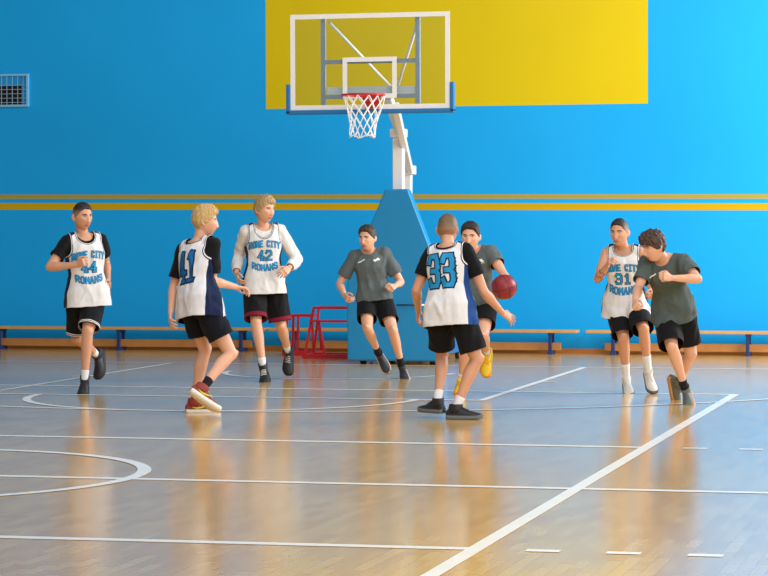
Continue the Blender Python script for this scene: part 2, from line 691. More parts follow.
def make_bench(x0, label):
    r = empty('gym_bench', (x0 + 2.02, 16.4, 0), label, 'bench', 'long gym benches along the blue wall')
    a = Acc()
    a.box((x0 + 2.02, 16.4, 0.29), (4.04, 0.25, 0.035))
    bevel(a.build('seat', WOOD, r, smooth=False), 0.006)
    a = Acc()
    a.box((x0 + 2.02, 16.42, 0.095), (3.6, 0.045, 0.10))
    bevel(a.build('balance_beam', simple('beam_wood', srgb(178, 124, 66), 0.5, 0.10, 9.0), r, smooth=False), 0.006)
    for dx in (0.34, 2.02, 3.70):
        a = Acc()
        for y in (-0.085, 0.085):
            a.box((x0 + dx, 16.4 + y, 0.1425), (0.042, 0.035, 0.265))
        a.box((x0 + dx, 16.4, 0.255), (0.055, 0.22, 0.03))
        a.box((x0 + dx, 16.4, 0.02), (0.06, 0.24, 0.04))
        bevel(a.build('leg', BLUE_LEG, r, smooth=False), 0.004)
    return r


b0 = make_bench(-6.40, 'long wooden gym bench with blue legs under the wall vent, at the left')
for x, lab in ((-2.32, 'long wooden gym bench passing behind the red stands and the padded hoop base'),
               (1.84, 'long wooden gym bench behind the two sprinting players on the right')):
    c = copy_tree(b0)
    c.location.x = x + 2.02
    c['label'] = lab

# red steel stands
def stand(x0, x1, y, h, lean, label, mids):
    r = empty('vaulting_stand', ((x0 + x1) / 2, y + 0.2, 0), label, 'stand')
    yb = y + 0.42
    tw = 0.028
    a = Acc()
    for yy in (y + 0.08, yb - 0.08):
        a.bar((x0 + lean, yy, h), (x1 - lean, yy, h), tw, tw)
    for xx in (x0 + lean, x1 - lean):
        a.bar((xx, y + 0.08, h), (xx, yb - 0.08, h), tw, tw)
    a.build('top_frame', RED_STEEL, r, smooth=False)
    for xx, xt in ((x0, x0 + lean), (x1, x1 - lean)):
        for yy, yt in ((y, y + 0.08), (yb, yb - 0.08)):
            a = Acc()
            a.bar((xx, yy, 0.0), (xt, yt, h), tw, tw, (1, 0, 0))
            a.build('leg', RED_STEEL, r, smooth=False)
    a = Acc()
    for yy in (y, yb):
        a.bar((x0, yy, 0.03), (x1, yy, 0.03), 0.04, 0.05)
    for xx in (x0, x1):
        a.bar((xx, y, 0.03), (xx, yb, 0.03), 0.04, 0.05)
    a.build('bottom_frame', RED_STEEL, r, smooth=False)
    for m in mids:
        a = Acc()
        a.bar((m[0], y + 0.02, m[2]), (m[1], y + 0.06, m[3]), tw, tw, (1, 0, 0))
        a.build('brace', RED_STEEL, r, smooth=False)
    return r


stand(-1.84, -1.45, 15.35, 0.50, 0.035, 'low red steel frame stand, further from the blue hoop base', [(-1.66, -1.66, 0.03, 0.49)])
stand(-1.39, -0.62, 14.72, 0.62, 0.10, 'tall red steel frame stand tucked against the blue hoop base', [(-1.22, -1.22, 0.46, 0.61), (-1.13, -1.22, 0.03, 0.46), (-1.33, -0.8, 0.46, 0.46)])

# vent grille on the wall
vr = empty('wall_vent', (-6.3, WALL_Y, 3.47), 'white framed wall vent with a dark gridded opening high on the blue wall', 'vent')
vx0, vx1, vz0, vz1 = -6.85, -5.76, 3.24, 3.68
a = Acc()
rect_frame(a, (vx0 + vx1) / 2, (vz0 + vz1) / 2, vx1 - vx0, vz1 - vz0, 0.028, WALL_Y - 0.02, 0.04)
a.build('frame', simple('vent_frame_paint', srgb(120, 190, 228), 0.45), vr, smooth=False)
a = Acc()
a.box(((vx0 + vx1) / 2 - 0.03, WALL_Y - 0.004, vz0 + 0.155), (vx1 - vx0 - 0.16, 0.008, 0.25))
a.build('opening', simple('vent_dark', srgb(8, 8, 14), 0.9), vr, smooth=False)
a = Acc()
for i in range(1, 14):
    x = vx0 + (vx1 - vx0) * i / 14
    a.box((x, WALL_Y - 0.022, (vz0 + vz1) / 2), (0.007, 0.007, vz1 - vz0 - 0.04))
for k in range(1, 6):
    a.box(((vx0 + vx1) / 2, WALL_Y - 0.028, vz0 + k * 0.058), (vx1 - vx0 - 0.04, 0.006, 0.006))
a.build('grille', simple('vent_grille_paint', srgb(150, 180, 205), 0.5), vr, smooth=False)

# ------------------------------------------------------------------ people: pose solving


def ray(px, py):
    return unit(_fw + _rt * (px - 384) / FPX - _up * (py - 288) / FPX)


def on_plane(px, py, z):
    d = ray(px, py)
    return CAM + d * ((z - CAM[2]) / d[2])


NOTES = []


def on_ray(p, c, L, sign, note=''):
    """the point on a pixel's ray at distance L from c, nearer ('n') or further ('f'); the closest point when out of reach"""
    d = ray(*p)
    t0 = np.dot(c - CAM, d)
    q = CAM + d * t0
    h = np.linalg.norm(q - c)
    if h >= L:
        NOTES.append('%s stretch %.2f' % (note, h / L))
        return q
    s = sqrt(L * L - h * h)
    return CAM + d * (t0 + (s if sign == 'f' else -s))


UPV = np.array([0, 0, 1.0])


def axes_at(p):
    tw = CAM - p
    tw[2] = 0
    tw = unit(tw)
    return np.cross(UPV, tw), tw          # image-right, towards the camera


def facing(p, deg):
    r, tw = axes_at(np.array(p, float))
    return tw * cos(radians(deg)) + r * sin(radians(deg))


def rot_about(v, ax, ang):
    return v * cos(ang) + np.cross(ax, v) * sin(ang) + ax * np.dot(ax, v) * (1 - cos(ang))


def remeshed(acc, voxel):
    me = bpy.data.meshes.new('tmp')
    me.from_pydata(acc.v, [], acc.f)
    o = bpy.data.objects.new('tmp', me)
    COL.objects.link(o)
    m = o.modifiers.new('r', 'REMESH')
    m.mode, m.voxel_size, m.use_smooth_shade = 'VOXEL', voxel, True
    dg = bpy.context.evaluated_depsgraph_get()
    out = bpy.data.meshes.new_from_object(o.evaluated_get(dg))
    bpy.data.objects.remove(o)
    bpy.data.meshes.remove(me)
    return out


def get_v(me):
    a = np.empty(len(me.vertices) * 3)
    me.vertices.foreach_get('co', a)
    return a.reshape(-1, 3)


def get_e(me):
    a = np.empty(len(me.edges) * 2, dtype=np.int64)
    me.edges.foreach_get('vertices', a)
    return a.reshape(-1, 2)


def set_v(me, v):
    me.vertices.foreach_set('co', np.ascontiguousarray(v).ravel())
    me.update()


def lap_smooth(v, e, its, w=None, f=0.5):
    n = len(v)
    deg = np.bincount(e.ravel(), minlength=n).astype(float)
    deg[deg == 0] = 1
    for _ in range(its):
        s = np.empty_like(v)
        for k in range(3):
            s[:, k] = np.bincount(e[:, 0], weights=v[e[:, 1], k], minlength=n) + np.bincount(e[:, 1], weights=v[e[:, 0], k], minlength=n)
        d = s / deg[:, None] - v
        v = v + d * (f if w is None else (f * w)[:, None])
    return v


def vnormals(me):
    a = np.empty(len(me.vertices) * 3)
    me.vertex_normals.foreach_get('vector', a)
    return a.reshape(-1, 3)


# ------------------------------------------------------------------ head
HA, HB, HC = 0.077, 0.098, 0.118


def head_local(d):
    """unit directions (n,3): x = left, y = face, z = up -> the head's surface"""
    x, y, z = d[:, 0] * HA, d[:, 1] * HB, d[:, 2] * HC
    g = lambda u, s: np.exp(-(u / s) ** 2)
    low = np.clip(-z / HC, 0, 1)
    # jaw narrows towards the chin, back of the skull sits higher than the jaw
    x = x * (1 - 0.30 * low ** 1.6)
    back = np.clip(-y / HB, 0, 1)
    y = y + back * low * 0.050
    z = z + back * low * 0.030
    y = np.where(y > 0, y - 0.008 * g(z - 0.03, 0.05) * (y / HB) ** 2, y)
    fr = np.clip(d[:, 1] - 0.25, 0, 1)
    fr = np.minimum(1, fr * 2.5)
    ax = np.abs(x)
    add = np.zeros_like(x)
    add += 0.0055 * g(z - 0.028, 0.009) * g(ax - 0.026, 0.025)                       # brow
    add -= 0.0115 * g(z - 0.009, 0.012) * g(ax - 0.033, 0.016)                      # eye sockets
    add += 0.004 * g(z + 0.016, 0.018) * g(ax - 0.046, 0.016)                       # cheekbones
    rid = np.clip((0.016 - z) / 0.052, 0, 1) * np.where(z < -0.042, np.clip(1 - (-0.042 - z) / 0.010, 0, 1), 1)
    add += (0.004 + 0.014 * rid) * np.where(z < 0.02, 1, g(z - 0.02, 0.01)) * (z > -0.055) * g(x, 0.0075 + 0.006 * rid)   # nose
    add += 0.005 * g(z + 0.036, 0.007) * g(ax - 0.012, 0.007)                       # nostrils
    add += 0.0055 * (g(z + 0.061, 0.0045) + 1.15 * g(z + 0.073, 0.0055)) * g(ax, 0.021)   # lips
    add -= 0.004 * g(z + 0.0668, 0.0025) * g(ax, 0.022)
    add -= 0.003 * g(z + 0.084, 0.006) * g(ax, 0.02)
    add += 0.009 * g(z + 0.103, 0.015) * g(ax, 0.022)                               # chin
    add -= 0.003 * g(z + 0.045, 0.02) * g(ax - 0.045, 0.014)
    y = y + add * fr
    return np.stack([x, y, z], 1)


def sphere_dirs(nu, nv):
    th = (np.arange(1, nv) / nv) * pi
    ph = np.arange(nu) * 2 * pi / nu
    T, P = np.meshgrid(th, ph, indexing='ij')
    return np.stack([np.sin(T) * np.cos(P), np.sin(T) * np.sin(P), -np.cos(T)], 2)


def add_head(acc, c, R, s):
    D = sphere_dirs(120, 90)
    rings = []
    for row in D:
        rings.append(c + (head_local(row) * s) @ R)
    acc.ring_loft(rings)
    for sd in (-1, 1):                                                              # ears
        base = np.array([sd * 0.074, -0.012, -0.004])
        out = unit(np.array([sd * 0.55, -0.75, 0.0]))
        up = np.array([0, -0.18, 0.98])
        th = np.cross(up, out)
        A = np.array([out, th, up]) @ R
        acc.ellipsoid(c + (base + out * 0.008) @ R * s, A, (0.017 * s, 0.0065 * s, 0.031 * s), 16, 10)
        acc.ellipsoid(c + (base + out * 0.004 - up * 0.020) @ R * s, A, (0.010 * s, 0.006 * s, 0.013 * s), 12, 8)


def hair_mesh(c, R, s, style, mat, parent, seed):
    """hair as a thick cap that dives under the scalp at the hairline"""
    NU, NV = 150, 90
    D = sphere_dirs(NU, NV)
    rings = []
    fade = []
    for row in D:
        P = head_local(row)
        h = np.empty(len(P))
        for i, (d, p) in enumerate(zip(row, P)):
            az = math.degrees(math.atan2(abs(d[0]), d[1]))       # 0 = face, 180 = nape
            wob = 0.006 * noise.noise(Vector(d * 9 + seed))
            z = p[2] + wob
            # hairline height by azimuth
            pts = style['line']
            for k in range(len(pts) - 1):
                if pts[k][0] <= az <= pts[k + 1][0]:
                    u = (az - pts[k][0]) / (pts[k + 1][0] - pts[k][0])
                    line = pts[k][1] * (1 - u) + pts[k + 1][1] * u
                    break
            m = (z - line) / 0.012
            m = max(0.0, min(1.0, m + 0.5))
            top = max(0.0, min(1.0, (z - 0.015) / 0.07))
            th = style['side'] * (1 - top) + style['top'] * top
            front = max(0.0, d[1]) * top
            th += style.get('front', 0) * front
            st = style.get('clump', 0.15)
            q = Vector((d[0] * 8 + d[2] * 2.5, d[1] * 8 - d[2] * 2.5, d[2] * 1.5)) if style.get('long') else Vector(d * (34 if style.get('fine') else 24))
            nn = noise.noise(q + Vector((seed, 0, 0))) + 0.6 * noise.noise(q * 2.7 + Vector((0, seed, 0))) + 0.3 * noise.noise(q * 6.5)
            th *= 1 + st * nn
            h[i] = -0.012 * (1 - m) + th * m
            fz = style.get('fade')
            fade.append(1.0 if not fz else max(0.0, min(1.0, (z + 0.010 * noise.noise(Vector(d * 30)) - fz[0]) / (fz[1] - fz[0]))))
        nrm = P / np.array([HA, HB, HC]) ** 2
        nrm /= np.linalg.norm(nrm, axis=1)[:, None]
        rings.append(c + ((P + nrm * h[:, None]) * s) @ R)
    a = Acc()
    a.ring_loft(rings)
    o = a.build('hair', mat, parent)
    fade += [fade[0], fade[-1]]
    o.data.attributes.new('fade', 'FLOAT', 'POINT').data.foreach_set('value', fade)
    return o


FADE = dict(line=[(0, 0.072), (30, 0.068), (52, 0.046), (62, 0.022), (78, -0.004), (90, -0.012), (104, 0.004), (125, -0.040), (180, -0.055)], side=0.0012, top=0.011, clump=0.5, fine=True, fade=(0.030, 0.070))
BUZZ = dict(line=[(0, 0.064), (35, 0.060), (55, 0.042), (66, 0.022), (80, 0.004), (92, -0.006), (104, 0.006), (125, -0.040), (180, -0.058)], side=0.0018, top=0.009, clump=0.35, fine=True, fade=(-0.045, 0.060))
CROP = dict(line=[(0, 0.075), (30, 0.071), (50, 0.052), (62, 0.026), (76, 0.004), (90, -0.010), (104, 0.004), (125, -0.045), (180, -0.055)], side=0.004, top=0.019, front=0.006, clump=0.6, fine=True)
MOP = dict(line=[(0, 0.052), (20, 0.060), (36, 0.050), (54, 0.030), (66, 0.010), (80, -0.012), (92, -0.018), (104, -0.008), (125, -0.060), (180, -0.074)], side=0.011, top=0.022, front=0.010, clump=0.38, long=True)
TOUSLED = dict(line=[(0, 0.044), (30, 0.036), (52, 0.026), (66, 0.004), (80, -0.018), (92, -0.020), (104, -0.010), (125, -0.052), (180, -0.062)], side=0.012, top=0.028, front=0.014, clump=0.5, long=True)

# ------------------------------------------------------------------ torso profile (fractions of body height)
# t, half width, half depth
TORSO = [(-0.22, .050, .050), (-0.10, .086, .064), (0.05, .094, .066), (0.22, .084, .058), (0.40, .077, .053), (0.58, .086, .060),
         (0.74, .094, .064), (0.86, .090, .058), (0.94, .070, .046), (1.0, .044, .040), (1.06, .034, .036)]


class Body:
    pass


def torso_dims(t):
    ts = [q[0] for q in TORSO]
    return np.interp(t, ts, [q[1] for q in TORSO]), np.interp(t, ts, [q[2] for q in TORSO])


def torso_frame(B, t):
    """centre, left, front at spine parameter t"""
    k = np.clip(t, 0, 1)
    L = unit(B.Lp * (1 - k) + B.Lc * k)
    L = unit(L - B.S * np.dot(L, B.S))
    F = np.cross(L, B.S)
    c = B.P + B.S * (t * B.T)
    if t < 0:
        c = B.P + unit(B.S * 0.35 + UPV * 0.65) * (t * B.T)
    return c, L, F


def torso_loft(acc, B, grow, t0, t1, flare=0.0, n=40, steps=30, fwd=0.0):
    rings = []
    a = np.arange(n) * 2 * pi / n
    for i in range(steps + 1):
        t = t0 + (t1 - t0) * i / steps
        w, d = torso_dims(max(t, -0.02) if grow > 0 else t)
        c, L, F = torso_frame(B, t)
        g = grow + flare * max(0.0, (0.35 - t))
        if t > 0.85:
            g = grow * 0.8
        ca, sa = np.cos(a), np.sin(a)
        e = 0.85 - (0.22 * np.clip((0.4 - t) / 0.3, 0, 1) if grow > 0 else 0)
        x = np.sign(ca) * np.abs(ca) ** e * (w * B.H + g)
        y = np.sign(sa) * np.abs(sa) ** e * (d * B.H + g)
        # chest fuller at the front, hollow between the shoulder blades
        y = y + B.H * 0.004 * np.exp(-((t - 0.72) / 0.15) ** 2)
        rings.append(c + x[:, None] * L + (y + fwd * max(0, 0.3 - t))[:, None] * F)
    acc.ring_loft(rings)


def solve(s):
    B = Body()
    H = B.H = s['H']
    B.T = 0.29 * H
    nm = s['name']
    UA, FA, TH, SH = 0.172 * H, 0.152 * H, 0.245 * H, 0.246 * H
    sup, oth = s['sup'], ('R' if s['sup'] == 'L' else 'L')
    B.ank, B.knee, B.hip = {}, {}, {}
    x, y, z = s['sup_ankle']
    B.ank[sup] = on_plane(x, y, z)
    p, sg = s['knee' + sup]
    B.knee[sup] = on_ray(p, B.ank[sup], SH, sg, nm + ' shin')
    F = facing(B.knee[sup], s['pel_yaw'])
    Lp = np.cross(UPV, F)
    tilt = radians(s.get('pel_roll', 0))
    B.Lp = unit(Lp * cos(tilt) + UPV * sin(tilt))
    HW = 0.050 * H
    sgn = {'L': 1, 'R': -1}
    p, sg = s['pel']
    B.P = on_ray(p, B.knee[sup] - B.Lp * HW * sgn[sup], TH, sg, nm + ' thigh')
    for k in 'LR':
        B.hip[k] = B.P + B.Lp * HW * sgn[k]
    p, sg = s['knee' + oth]
    B.knee[oth] = on_ray(p, B.hip[oth], TH, sg, nm + ' thigh2')
    p, sg = s['ank' + oth]
    B.ank[oth] = on_ray(p, B.knee[oth], SH, sg, nm + ' shin2')
    p, sg = s['neck']
    B.N = on_ray(p, B.P, B.T, sg, nm + ' spine')
    B.S = unit(B.N - B.P)
    B.T = np.linalg.norm(B.N - B.P)
    F = facing(B.N, s['chest_yaw'])
    L = np.cross(UPV, F)
    tilt = radians(s.get('chest_roll', 0))
    L = L * cos(tilt) + UPV * sin(tilt)
    B.Lc = unit(L - B.S * np.dot(L, B.S))
    B.Fc = np.cross(B.Lc, B.S)
    B.sh, B.elb, B.wri, B.hd = {}, {}, {}, {}
    for k in 'LR':
        B.sh[k] = B.N - B.S * 0.022 * H + B.Lc * sgn[k] * 0.091 * H + B.Fc * s.get('sh' + k, 0.0)
        p, sg = s['elb' + k]
        B.elb[k] = on_ray(p, B.sh[k], UA, sg, nm + ' upper arm ' + k)
        p, sg = s['wri' + k]
        B.wri[k] = on_ray(p, B.elb[k], FA, sg, nm + ' forearm ' + k)
        p, sg = s['tip' + k]
        q = on_ray(p, B.wri[k], 0.10 * H, sg, nm + ' hand ' + k)
        B.hd[k] = unit(q - B.wri[k])
    p, sg = s['head']
    p = (p[0], p[1] + 1.0)
    B.C = on_ray(p, B.N, 0.108 * H, sg, nm + ' head')
    # head frame
    yaw, pit, rol = s['head_rot']
    F = facing(B.C, yaw)
    L = np.cross(UPV, F)
    F2 = F * cos(radians(pit)) - UPV * sin(radians(pit))
    U2 = np.cross(L, F2) * -1
    U2 = unit(np.cross(F2, -L)) if U2[2] < 0 else U2
    L2 = rot_about(L, F2, radians(rol))
    U2 = rot_about(U2, F2, radians(rol))
    B.HR = np.array([L2, F2, U2])
    B.hs = H / 1.8 * s.get('head_scale', 1.11)
    # feet: forward and up directions
    B.ff, B.fu = {}, {}
    for k in 'LR':
        ft = s['foot' + k]
        if ft[0] == 'flat':
            B.ff[k] = facing(B.ank[k], ft[1])
            B.fu[k] = UPV.copy()
        else:
            Ls = H / 1.8
            aa, bb = 0.185 * Ls, 0.070 * Ls
            q = on_ray(ft[1], B.ank[k], hypot(aa, bb), ft[2], nm + ' foot')
            v = unit(q - B.ank[k])
            ref = unit(B.knee[k] - B.ank[k])
            if len(ft) > 3:
                ref = unit(ref + np.asarray(ft[3][0]) * facing(B.ank[k], ft[3][1]))
            side = unit(np.cross(v, ref))
            up0 = np.cross(side, v)
            an = math.atan2(bb, aa)
            B.ff[k] = v * cos(an) + up0 * sin(an)
            B.fu[k] = np.cross(side, B.ff[k])
    return B


def add_hand(acc, B, k, pose):
    s = B.H / 1.8
    d = B.hd[k]
    w = B.wri[k]
    hint = np.asarray(pose['palm'], float)
    r, tw = axes_at(w)
    hint = r * hint[0] + tw * hint[1] + UPV * hint[2]
    p = unit(hint - d * np.dot(hint, d))
    th = np.cross(d, p) * (1 if k == 'R' else -1)
    rings = []
    n = 16
    a = np.arange(n) * 2 * pi / n
    for t, hw, hd in ((-0.012, .022, .018), (0.0, .026, .019), (0.03, .036, .016), (0.06, .041, .0145), (0.085, .041, .0125), (0.098, .036, .009)):
        ca, sa = np.cos(a), np.sin(a)
        x = np.sign(ca) * np.abs(ca) ** 0.7 * hw
        y = np.sign(sa) * np.abs(sa) ** 0.8 * hd
        rings.append(w + s * (d * t + x[:, None] * th + y[:, None] * p))
    acc.ring_loft(rings)
    curl = pose.get('curl', 25)
    spread = pose.get('spread', 4)
    for i, (off, L, base) in enumerate(((0.030, (.045, .027, .022), .090), (0.010, (.050, .031, .023), .094), (-0.011, (.047, .029, .022), .091), (-0.031, (.037, .022, .019), .084))):
        o = w + s * (d * (base - 0.012) + th * off)
        dirn = rot_about(d, p, radians(spread * (1.5 - i)) * (-1 if k == 'R' else 1))
        ang = 0
        for j in range(3):
            ang += radians(curl * (0.75, 1.1, 0.8)[j] + i * 2)
            dj = dirn * cos(ang) + p * sin(ang)
            q = o + dj * L[j] * s
            rr = (.0098, .0090, .0080)[j] * s
            acc.limb(o, q, [(0, rr), (0.5, rr * 0.96), (1, rr * 0.94)], 10)
            o = q
    o = w + s * (d * 0.025 + th * 0.024 + p * 0.004)
    tc = pose.get('thumb', 0.3)
    for j, L in enumerate((.046, .034, .028)):
        dj = unit(d * (0.62 + 0.12 * j) + th * (0.62 - (0.30 + 0.4 * tc) * j) + p * (0.25 + tc * 0.4 * j))
        q = o + dj * L * s
        rr = (.0135, .0105, .0092)[j] * s
        acc.limb(o, q, [(0, rr), (1, rr * 0.94)], 10)
        o = q


def build_body(s, B, skin_m, lip_m):
    H = B.H
    a = Acc()
    torso_loft(a, B, 0.0, -0.22, 1.06)
    a.limb(B.N - B.S * 0.02 * H, B.C - B.HR[2] * 0.045 * B.hs - B.HR[1] * 0.022 * B.hs, [(0, .034 * H), (0.5, .0305 * H), (1, .030 * H)], 20)
    add_head(a, B.C, B.HR, B.hs)
    for k, sg in (('L', 1), ('R', -1)):
        # shoulder girdle
        a.limb(B.N - B.S * 0.005 * H + B.Lc * sg * 0.02 * H, B.sh[k] + B.S * 0.004 * H, [(0, .030 * H), (1, .028 * H)], 14)
        dn = unit(B.elb[k] - B.sh[k])
        a.limb(B.sh[k], B.elb[k], [(0, .0335 * H), (0.25, .0300 * H), (0.55, .0280 * H), (1, .0225 * H)], 18)
        fr = unit(B.wri[k] - B.elb[k])
        a.limb(B.elb[k], B.wri[k], [(0, .0225 * H), (0.25, .0252 * H), (0.6, .0195 * H), (1, .0148 * H)], 18)
        add_hand(a, B, k, s['hand' + k])
        a.limb(B.hip[k], B.knee[k], [(0, .050 * H), (0.3, .0475 * H), (0.65, .0385 * H), (1, .0315 * H)], 22)
        _, _, Fp = torso_frame(B, 0)
        dn = unit(B.ank[k] - B.knee[k])
        kb = unit(B.hip[k] - B.knee[k])
        back = unit(-(np.cross(np.cross(dn, B.ff[k]), dn)))
        bend = unit(-(kb + dn)) if np.linalg.norm(kb + dn) > 0.25 else -back
        a.ellipsoid(B.knee[k] + bend * 0.008 * H, np.array([np.cross(dn, bend), bend, dn]), (.028 * H, .026 * H, .032 * H), 16, 10)
        a.limb(B.knee[k], B.ank[k], [(0, .0295 * H, .0295 * H, 0), (0.28, .0305 * H, .0325 * H, -.006 * H), (0.6, .0230 * H, .0245 * H, -.004 * H), (0.9, .0175 * H, .0195 * H, 0), (1, .0185 * H, .0195 * H, 0)], 20, ref=-back)
        a.limb(B.hip[k] - Fp * 0.020 * H - B.S * 0.01 * H, B.hip[k] - Fp * 0.022 * H + B.Lp * 0.0, [(0, .047 * H), (1, .045 * H)], 16) if False else a.ellipsoid(B.hip[k] - Fp * 0.022 * H, np.array([B.Lp, Fp, B.S]), (.046 * H, .046 * H, .055 * H), 16, 10)
        f, u = B.ff[k], B.fu[k]
        a.limb(B.ank[k] - f * 0.012 * H - u * 0.018 * H, B.ank[k] + f * 0.070 * H - u * 0.030 * H, [(0, .015 * H), (0.5, .015 * H), (1, .011 * H)], 14)
    me = remeshed(a, 0.0045)
    v = get_v(me)
    e = get_e(me)
    hd = np.linalg.norm(v - B.C, axis=1)
    w = np.ones(len(v))
    w[hd < 0.15 * B.hs] = 0.25
    for k in 'LR':
        w[np.linalg.norm(v - (B.wri[k] + B.hd[k] * 0.1), axis=1) < 0.11] = 0.3
    v = lap_smooth(v, e, 7, w)
    v = lap_smooth(v, e, 10, w * (hd > 0.17) * (w > 0.9))
    base = np.array([B.P[0], B.P[1], 0.0])
    set_v(me, v - base)
    o = bpy.data.objects.new('person', me)
    COL.objects.link(o)
    o.location = base
    BASE[o.name] = Vector(base)
    me.materials.append(skin_m)
    me.materials.append(lip_m)
    # lips
    nf = len(me.polygons)
    ctr = np.empty(nf * 3)
    me.polygons.foreach_get('center', ctr)
    lc = ((ctr.reshape(-1, 3) + base - B.C) @ B.HR.T) / B.hs
    lip = (np.abs(lc[:, 0]) < 0.024 - 0.0) & (np.abs(lc[:, 2] + 0.0672) < 0.0105 * np.sqrt(np.clip(1 - (lc[:, 0] / 0.025) ** 2, 0, 1))) & (lc[:, 1] > 0.06)
    me.polygons.foreach_set('material_index', lip.astype(np.int32))
    me.polygons.foreach_set('use_smooth', [True] * nf)
    me.update()
    B.obj, B.base = o, base
    B.vw = v
    B.bvh = BVHTree.FromPolygons([Vector(q) for q in v], [tuple(p.vertices) for p in me.polygons])
    return o


def head_point(B, x, z, off=0.0):
    """a point on the face: x to the person's left, z up, in head units"""
    o = B.C + (np.array([x, 0.2, z]) * B.hs) @ B.HR
    hit = B.bvh.ray_cast(Vector(o), Vector(-B.HR[1]), 0.4)
    if hit[0] is None:
        return B.C + (np.array([x, 0.09, z]) * B.hs) @ B.HR
    return np.array(hit[0]) + B.HR[1] * off


def add_face(B, brow_m, eye_m):
    s = B.hs
    for sd in (-1, 1):
        c = head_point(B, sd * 0.033, 0.010, -0.0085 * s)
        a = Acc()
        a.ellipsoid(c, np.array([B.HR[0], -B.HR[2], B.HR[1]]), (0.0140 * s, 0.0062 * s, 0.0110 * s), 24, 18)
        o = a.build('eye', eye_m, B.obj)
        lc = np.array([[*p.center] for p in o.data.polygons]) + B.base - c
        q = lc @ B.HR.T / s
        rr = np.hypot(q[:, 0], q[:, 2])
        o.data.polygons.foreach_set('material_index', np.where((q[:, 1] > 0) & (rr < 0.0022), 2, np.where((q[:, 1] > 0) & (rr < 0.0055), 1, 0)).astype(np.int32))
        a = Acc()
        pts = [head_point(B, sd * x, z, -0.0004) for x, z in ((0.0205, 0.0125), (0.027, 0.0162), (0.034, 0.0170), (0.041, 0.0150), (0.0465, 0.0105))]
        a.tube(pts, [0.0010 * s, 0.0017 * s, 0.0018 * s, 0.0017 * s, 0.0010 * s], 6)
        a.build('eyelash', eye_m[2], B.obj)
        a = Acc()
        pts = [head_point(B, sd * x, z, 0.0005) for x, z in ((0.014, 0.0235), (0.022, 0.0265), (0.032, 0.028), (0.042, 0.0265), (0.050, 0.022))]
        a.tube(pts, [0.0030 * s, 0.0042 * s, 0.0040 * s, 0.0032 * s, 0.0018 * s], 8)
        a.build('eyebrow', brow_m, B.obj)


# ------------------------------------------------------------------ clothes


def finish_cloth(B, me, cut, name, mat, parent, folds, thick=0.004, extra=None, its=6, seed=0, trim=None):
    """smooth, wrinkle, cut where cut(v) < 0 (metres to the nearest edge), give it thickness"""
    v = get_v(me)
    e = get_e(me)
    v = lap_smooth(v, e, its)
    set_v(me, v)
    nr = vnormals(me)
    amp, fx, fz = folds
    ln = np.empty(len(v))
    for i, p in enumerate(v):
        dx = p[0] - B.P[0]
        dy = p[1] - B.P[1]
        q = Vector((dx * fx, dy * fx, (p[2] + 0.45 * (dx - dy)) * fz + seed))
        q2 = Vector((dx * fx * 1.3 + 5, dy * fx * 1.3, (p[2] - 0.6 * (dx + dy)) * fz * 1.5 + seed))
        n1 = noise.noise(q)
        n2 = noise.noise(q2)
        n3 = noise.noise(q * 3.1)
        ln[i] = (0.55 - 2.2 * abs(n1)) * 0.8 + (0.5 - 2.0 * abs(n2)) * 0.55 + 0.3 * n3
    ln = np.maximum(ln, -0.35)
    ed = cut(v)
    v = v + nr * (amp * ln * np.clip(ed / 0.05, 0.15, 1))[:, None]
    set_v(me, v)
    ed = cut(v)
    bm = bmesh.new()
    bm.from_mesh(me)
    bm.verts.ensure_lookup_table()
    bmesh.ops.delete(bm, geom=[bm.verts[i] for i in np.nonzero(ed < 0)[0]], context='VERTS')
    # keep the largest piece only
    seen = set()
    best = []
    for st in bm.verts:
        if st in seen:
            continue
        comp, todo = [], [st]
        seen.add(st)
        while todo:
            q = todo.pop()
            comp.append(q)
            for ee in q.link_edges:
                w = ee.other_vert(q)
                if w not in seen:
                    seen.add(w)
                    todo.append(w)
        if len(comp) > len(best):
            best = comp
    bs = set(best)
    bmesh.ops.delete(bm, geom=[q for q in bm.verts if q not in bs], context='VERTS')
    # even out the cut edges
    bnd = [q for q in bm.verts if q.is_boundary]
    for _ in range(14):
        new = {}
        for q in bnd:
            nb = [ee.other_vert(q).co for ee in q.link_edges if ee.is_boundary]
            if len(nb) == 2:
                new[q] = q.co * 0.4 + (nb[0] + nb[1]) * 0.3
        for q, c in new.items():
            q.co = c
    bm.normal_update()
    bm.to_mesh(me)
    bm.free()
    v = get_v(me)
    at = me.attributes.new('edge', 'FLOAT', 'POINT')
    at.data.foreach_set('value', np.ascontiguousarray((trim or cut)(v)))
    if extra is not None:
        a2 = me.attributes.new('side', 'FLOAT', 'POINT')
        a2.data.foreach_set('value', np.ascontiguousarray(extra(v)))
    bvh = BVHTree.FromPolygons([Vector(q) for q in v], [tuple(p.vertices) for p in me.polygons])
    me.name = name
    o = link(name, me, mat, parent)
    m = o.modifiers.new('cloth', 'SOLIDIFY')
    m.thickness, m.offset = thick, 1.0
    return o, bvh


def tlocal(B, v):
    """torso coordinates of points: x to the left, y to the front, t along the spine"""
    q = v - B.P
    t = q @ B.S / B.T
    k = np.clip(t, 0, 1)[:, None]
    L = B.Lp * (1 - k) + B.Lc * k
    L = L - (L @ B.S)[:, None] * B.S
    L /= np.linalg.norm(L, axis=1)[:, None]
    F = np.cross(L, B.S)
    return (q * L).sum(1), (q * F).sum(1), t


def seg_param(v, A, Bq):
    d = Bq - A
    L = np.linalg.norm(d)
    q = v - A
    s = q @ d / (L * L)
    return s, np.linalg.norm(q - s[:, None] * d, axis=1), L


def hem_t(B, z):
    return z


def smin(*a):
    return np.minimum.reduce(a)


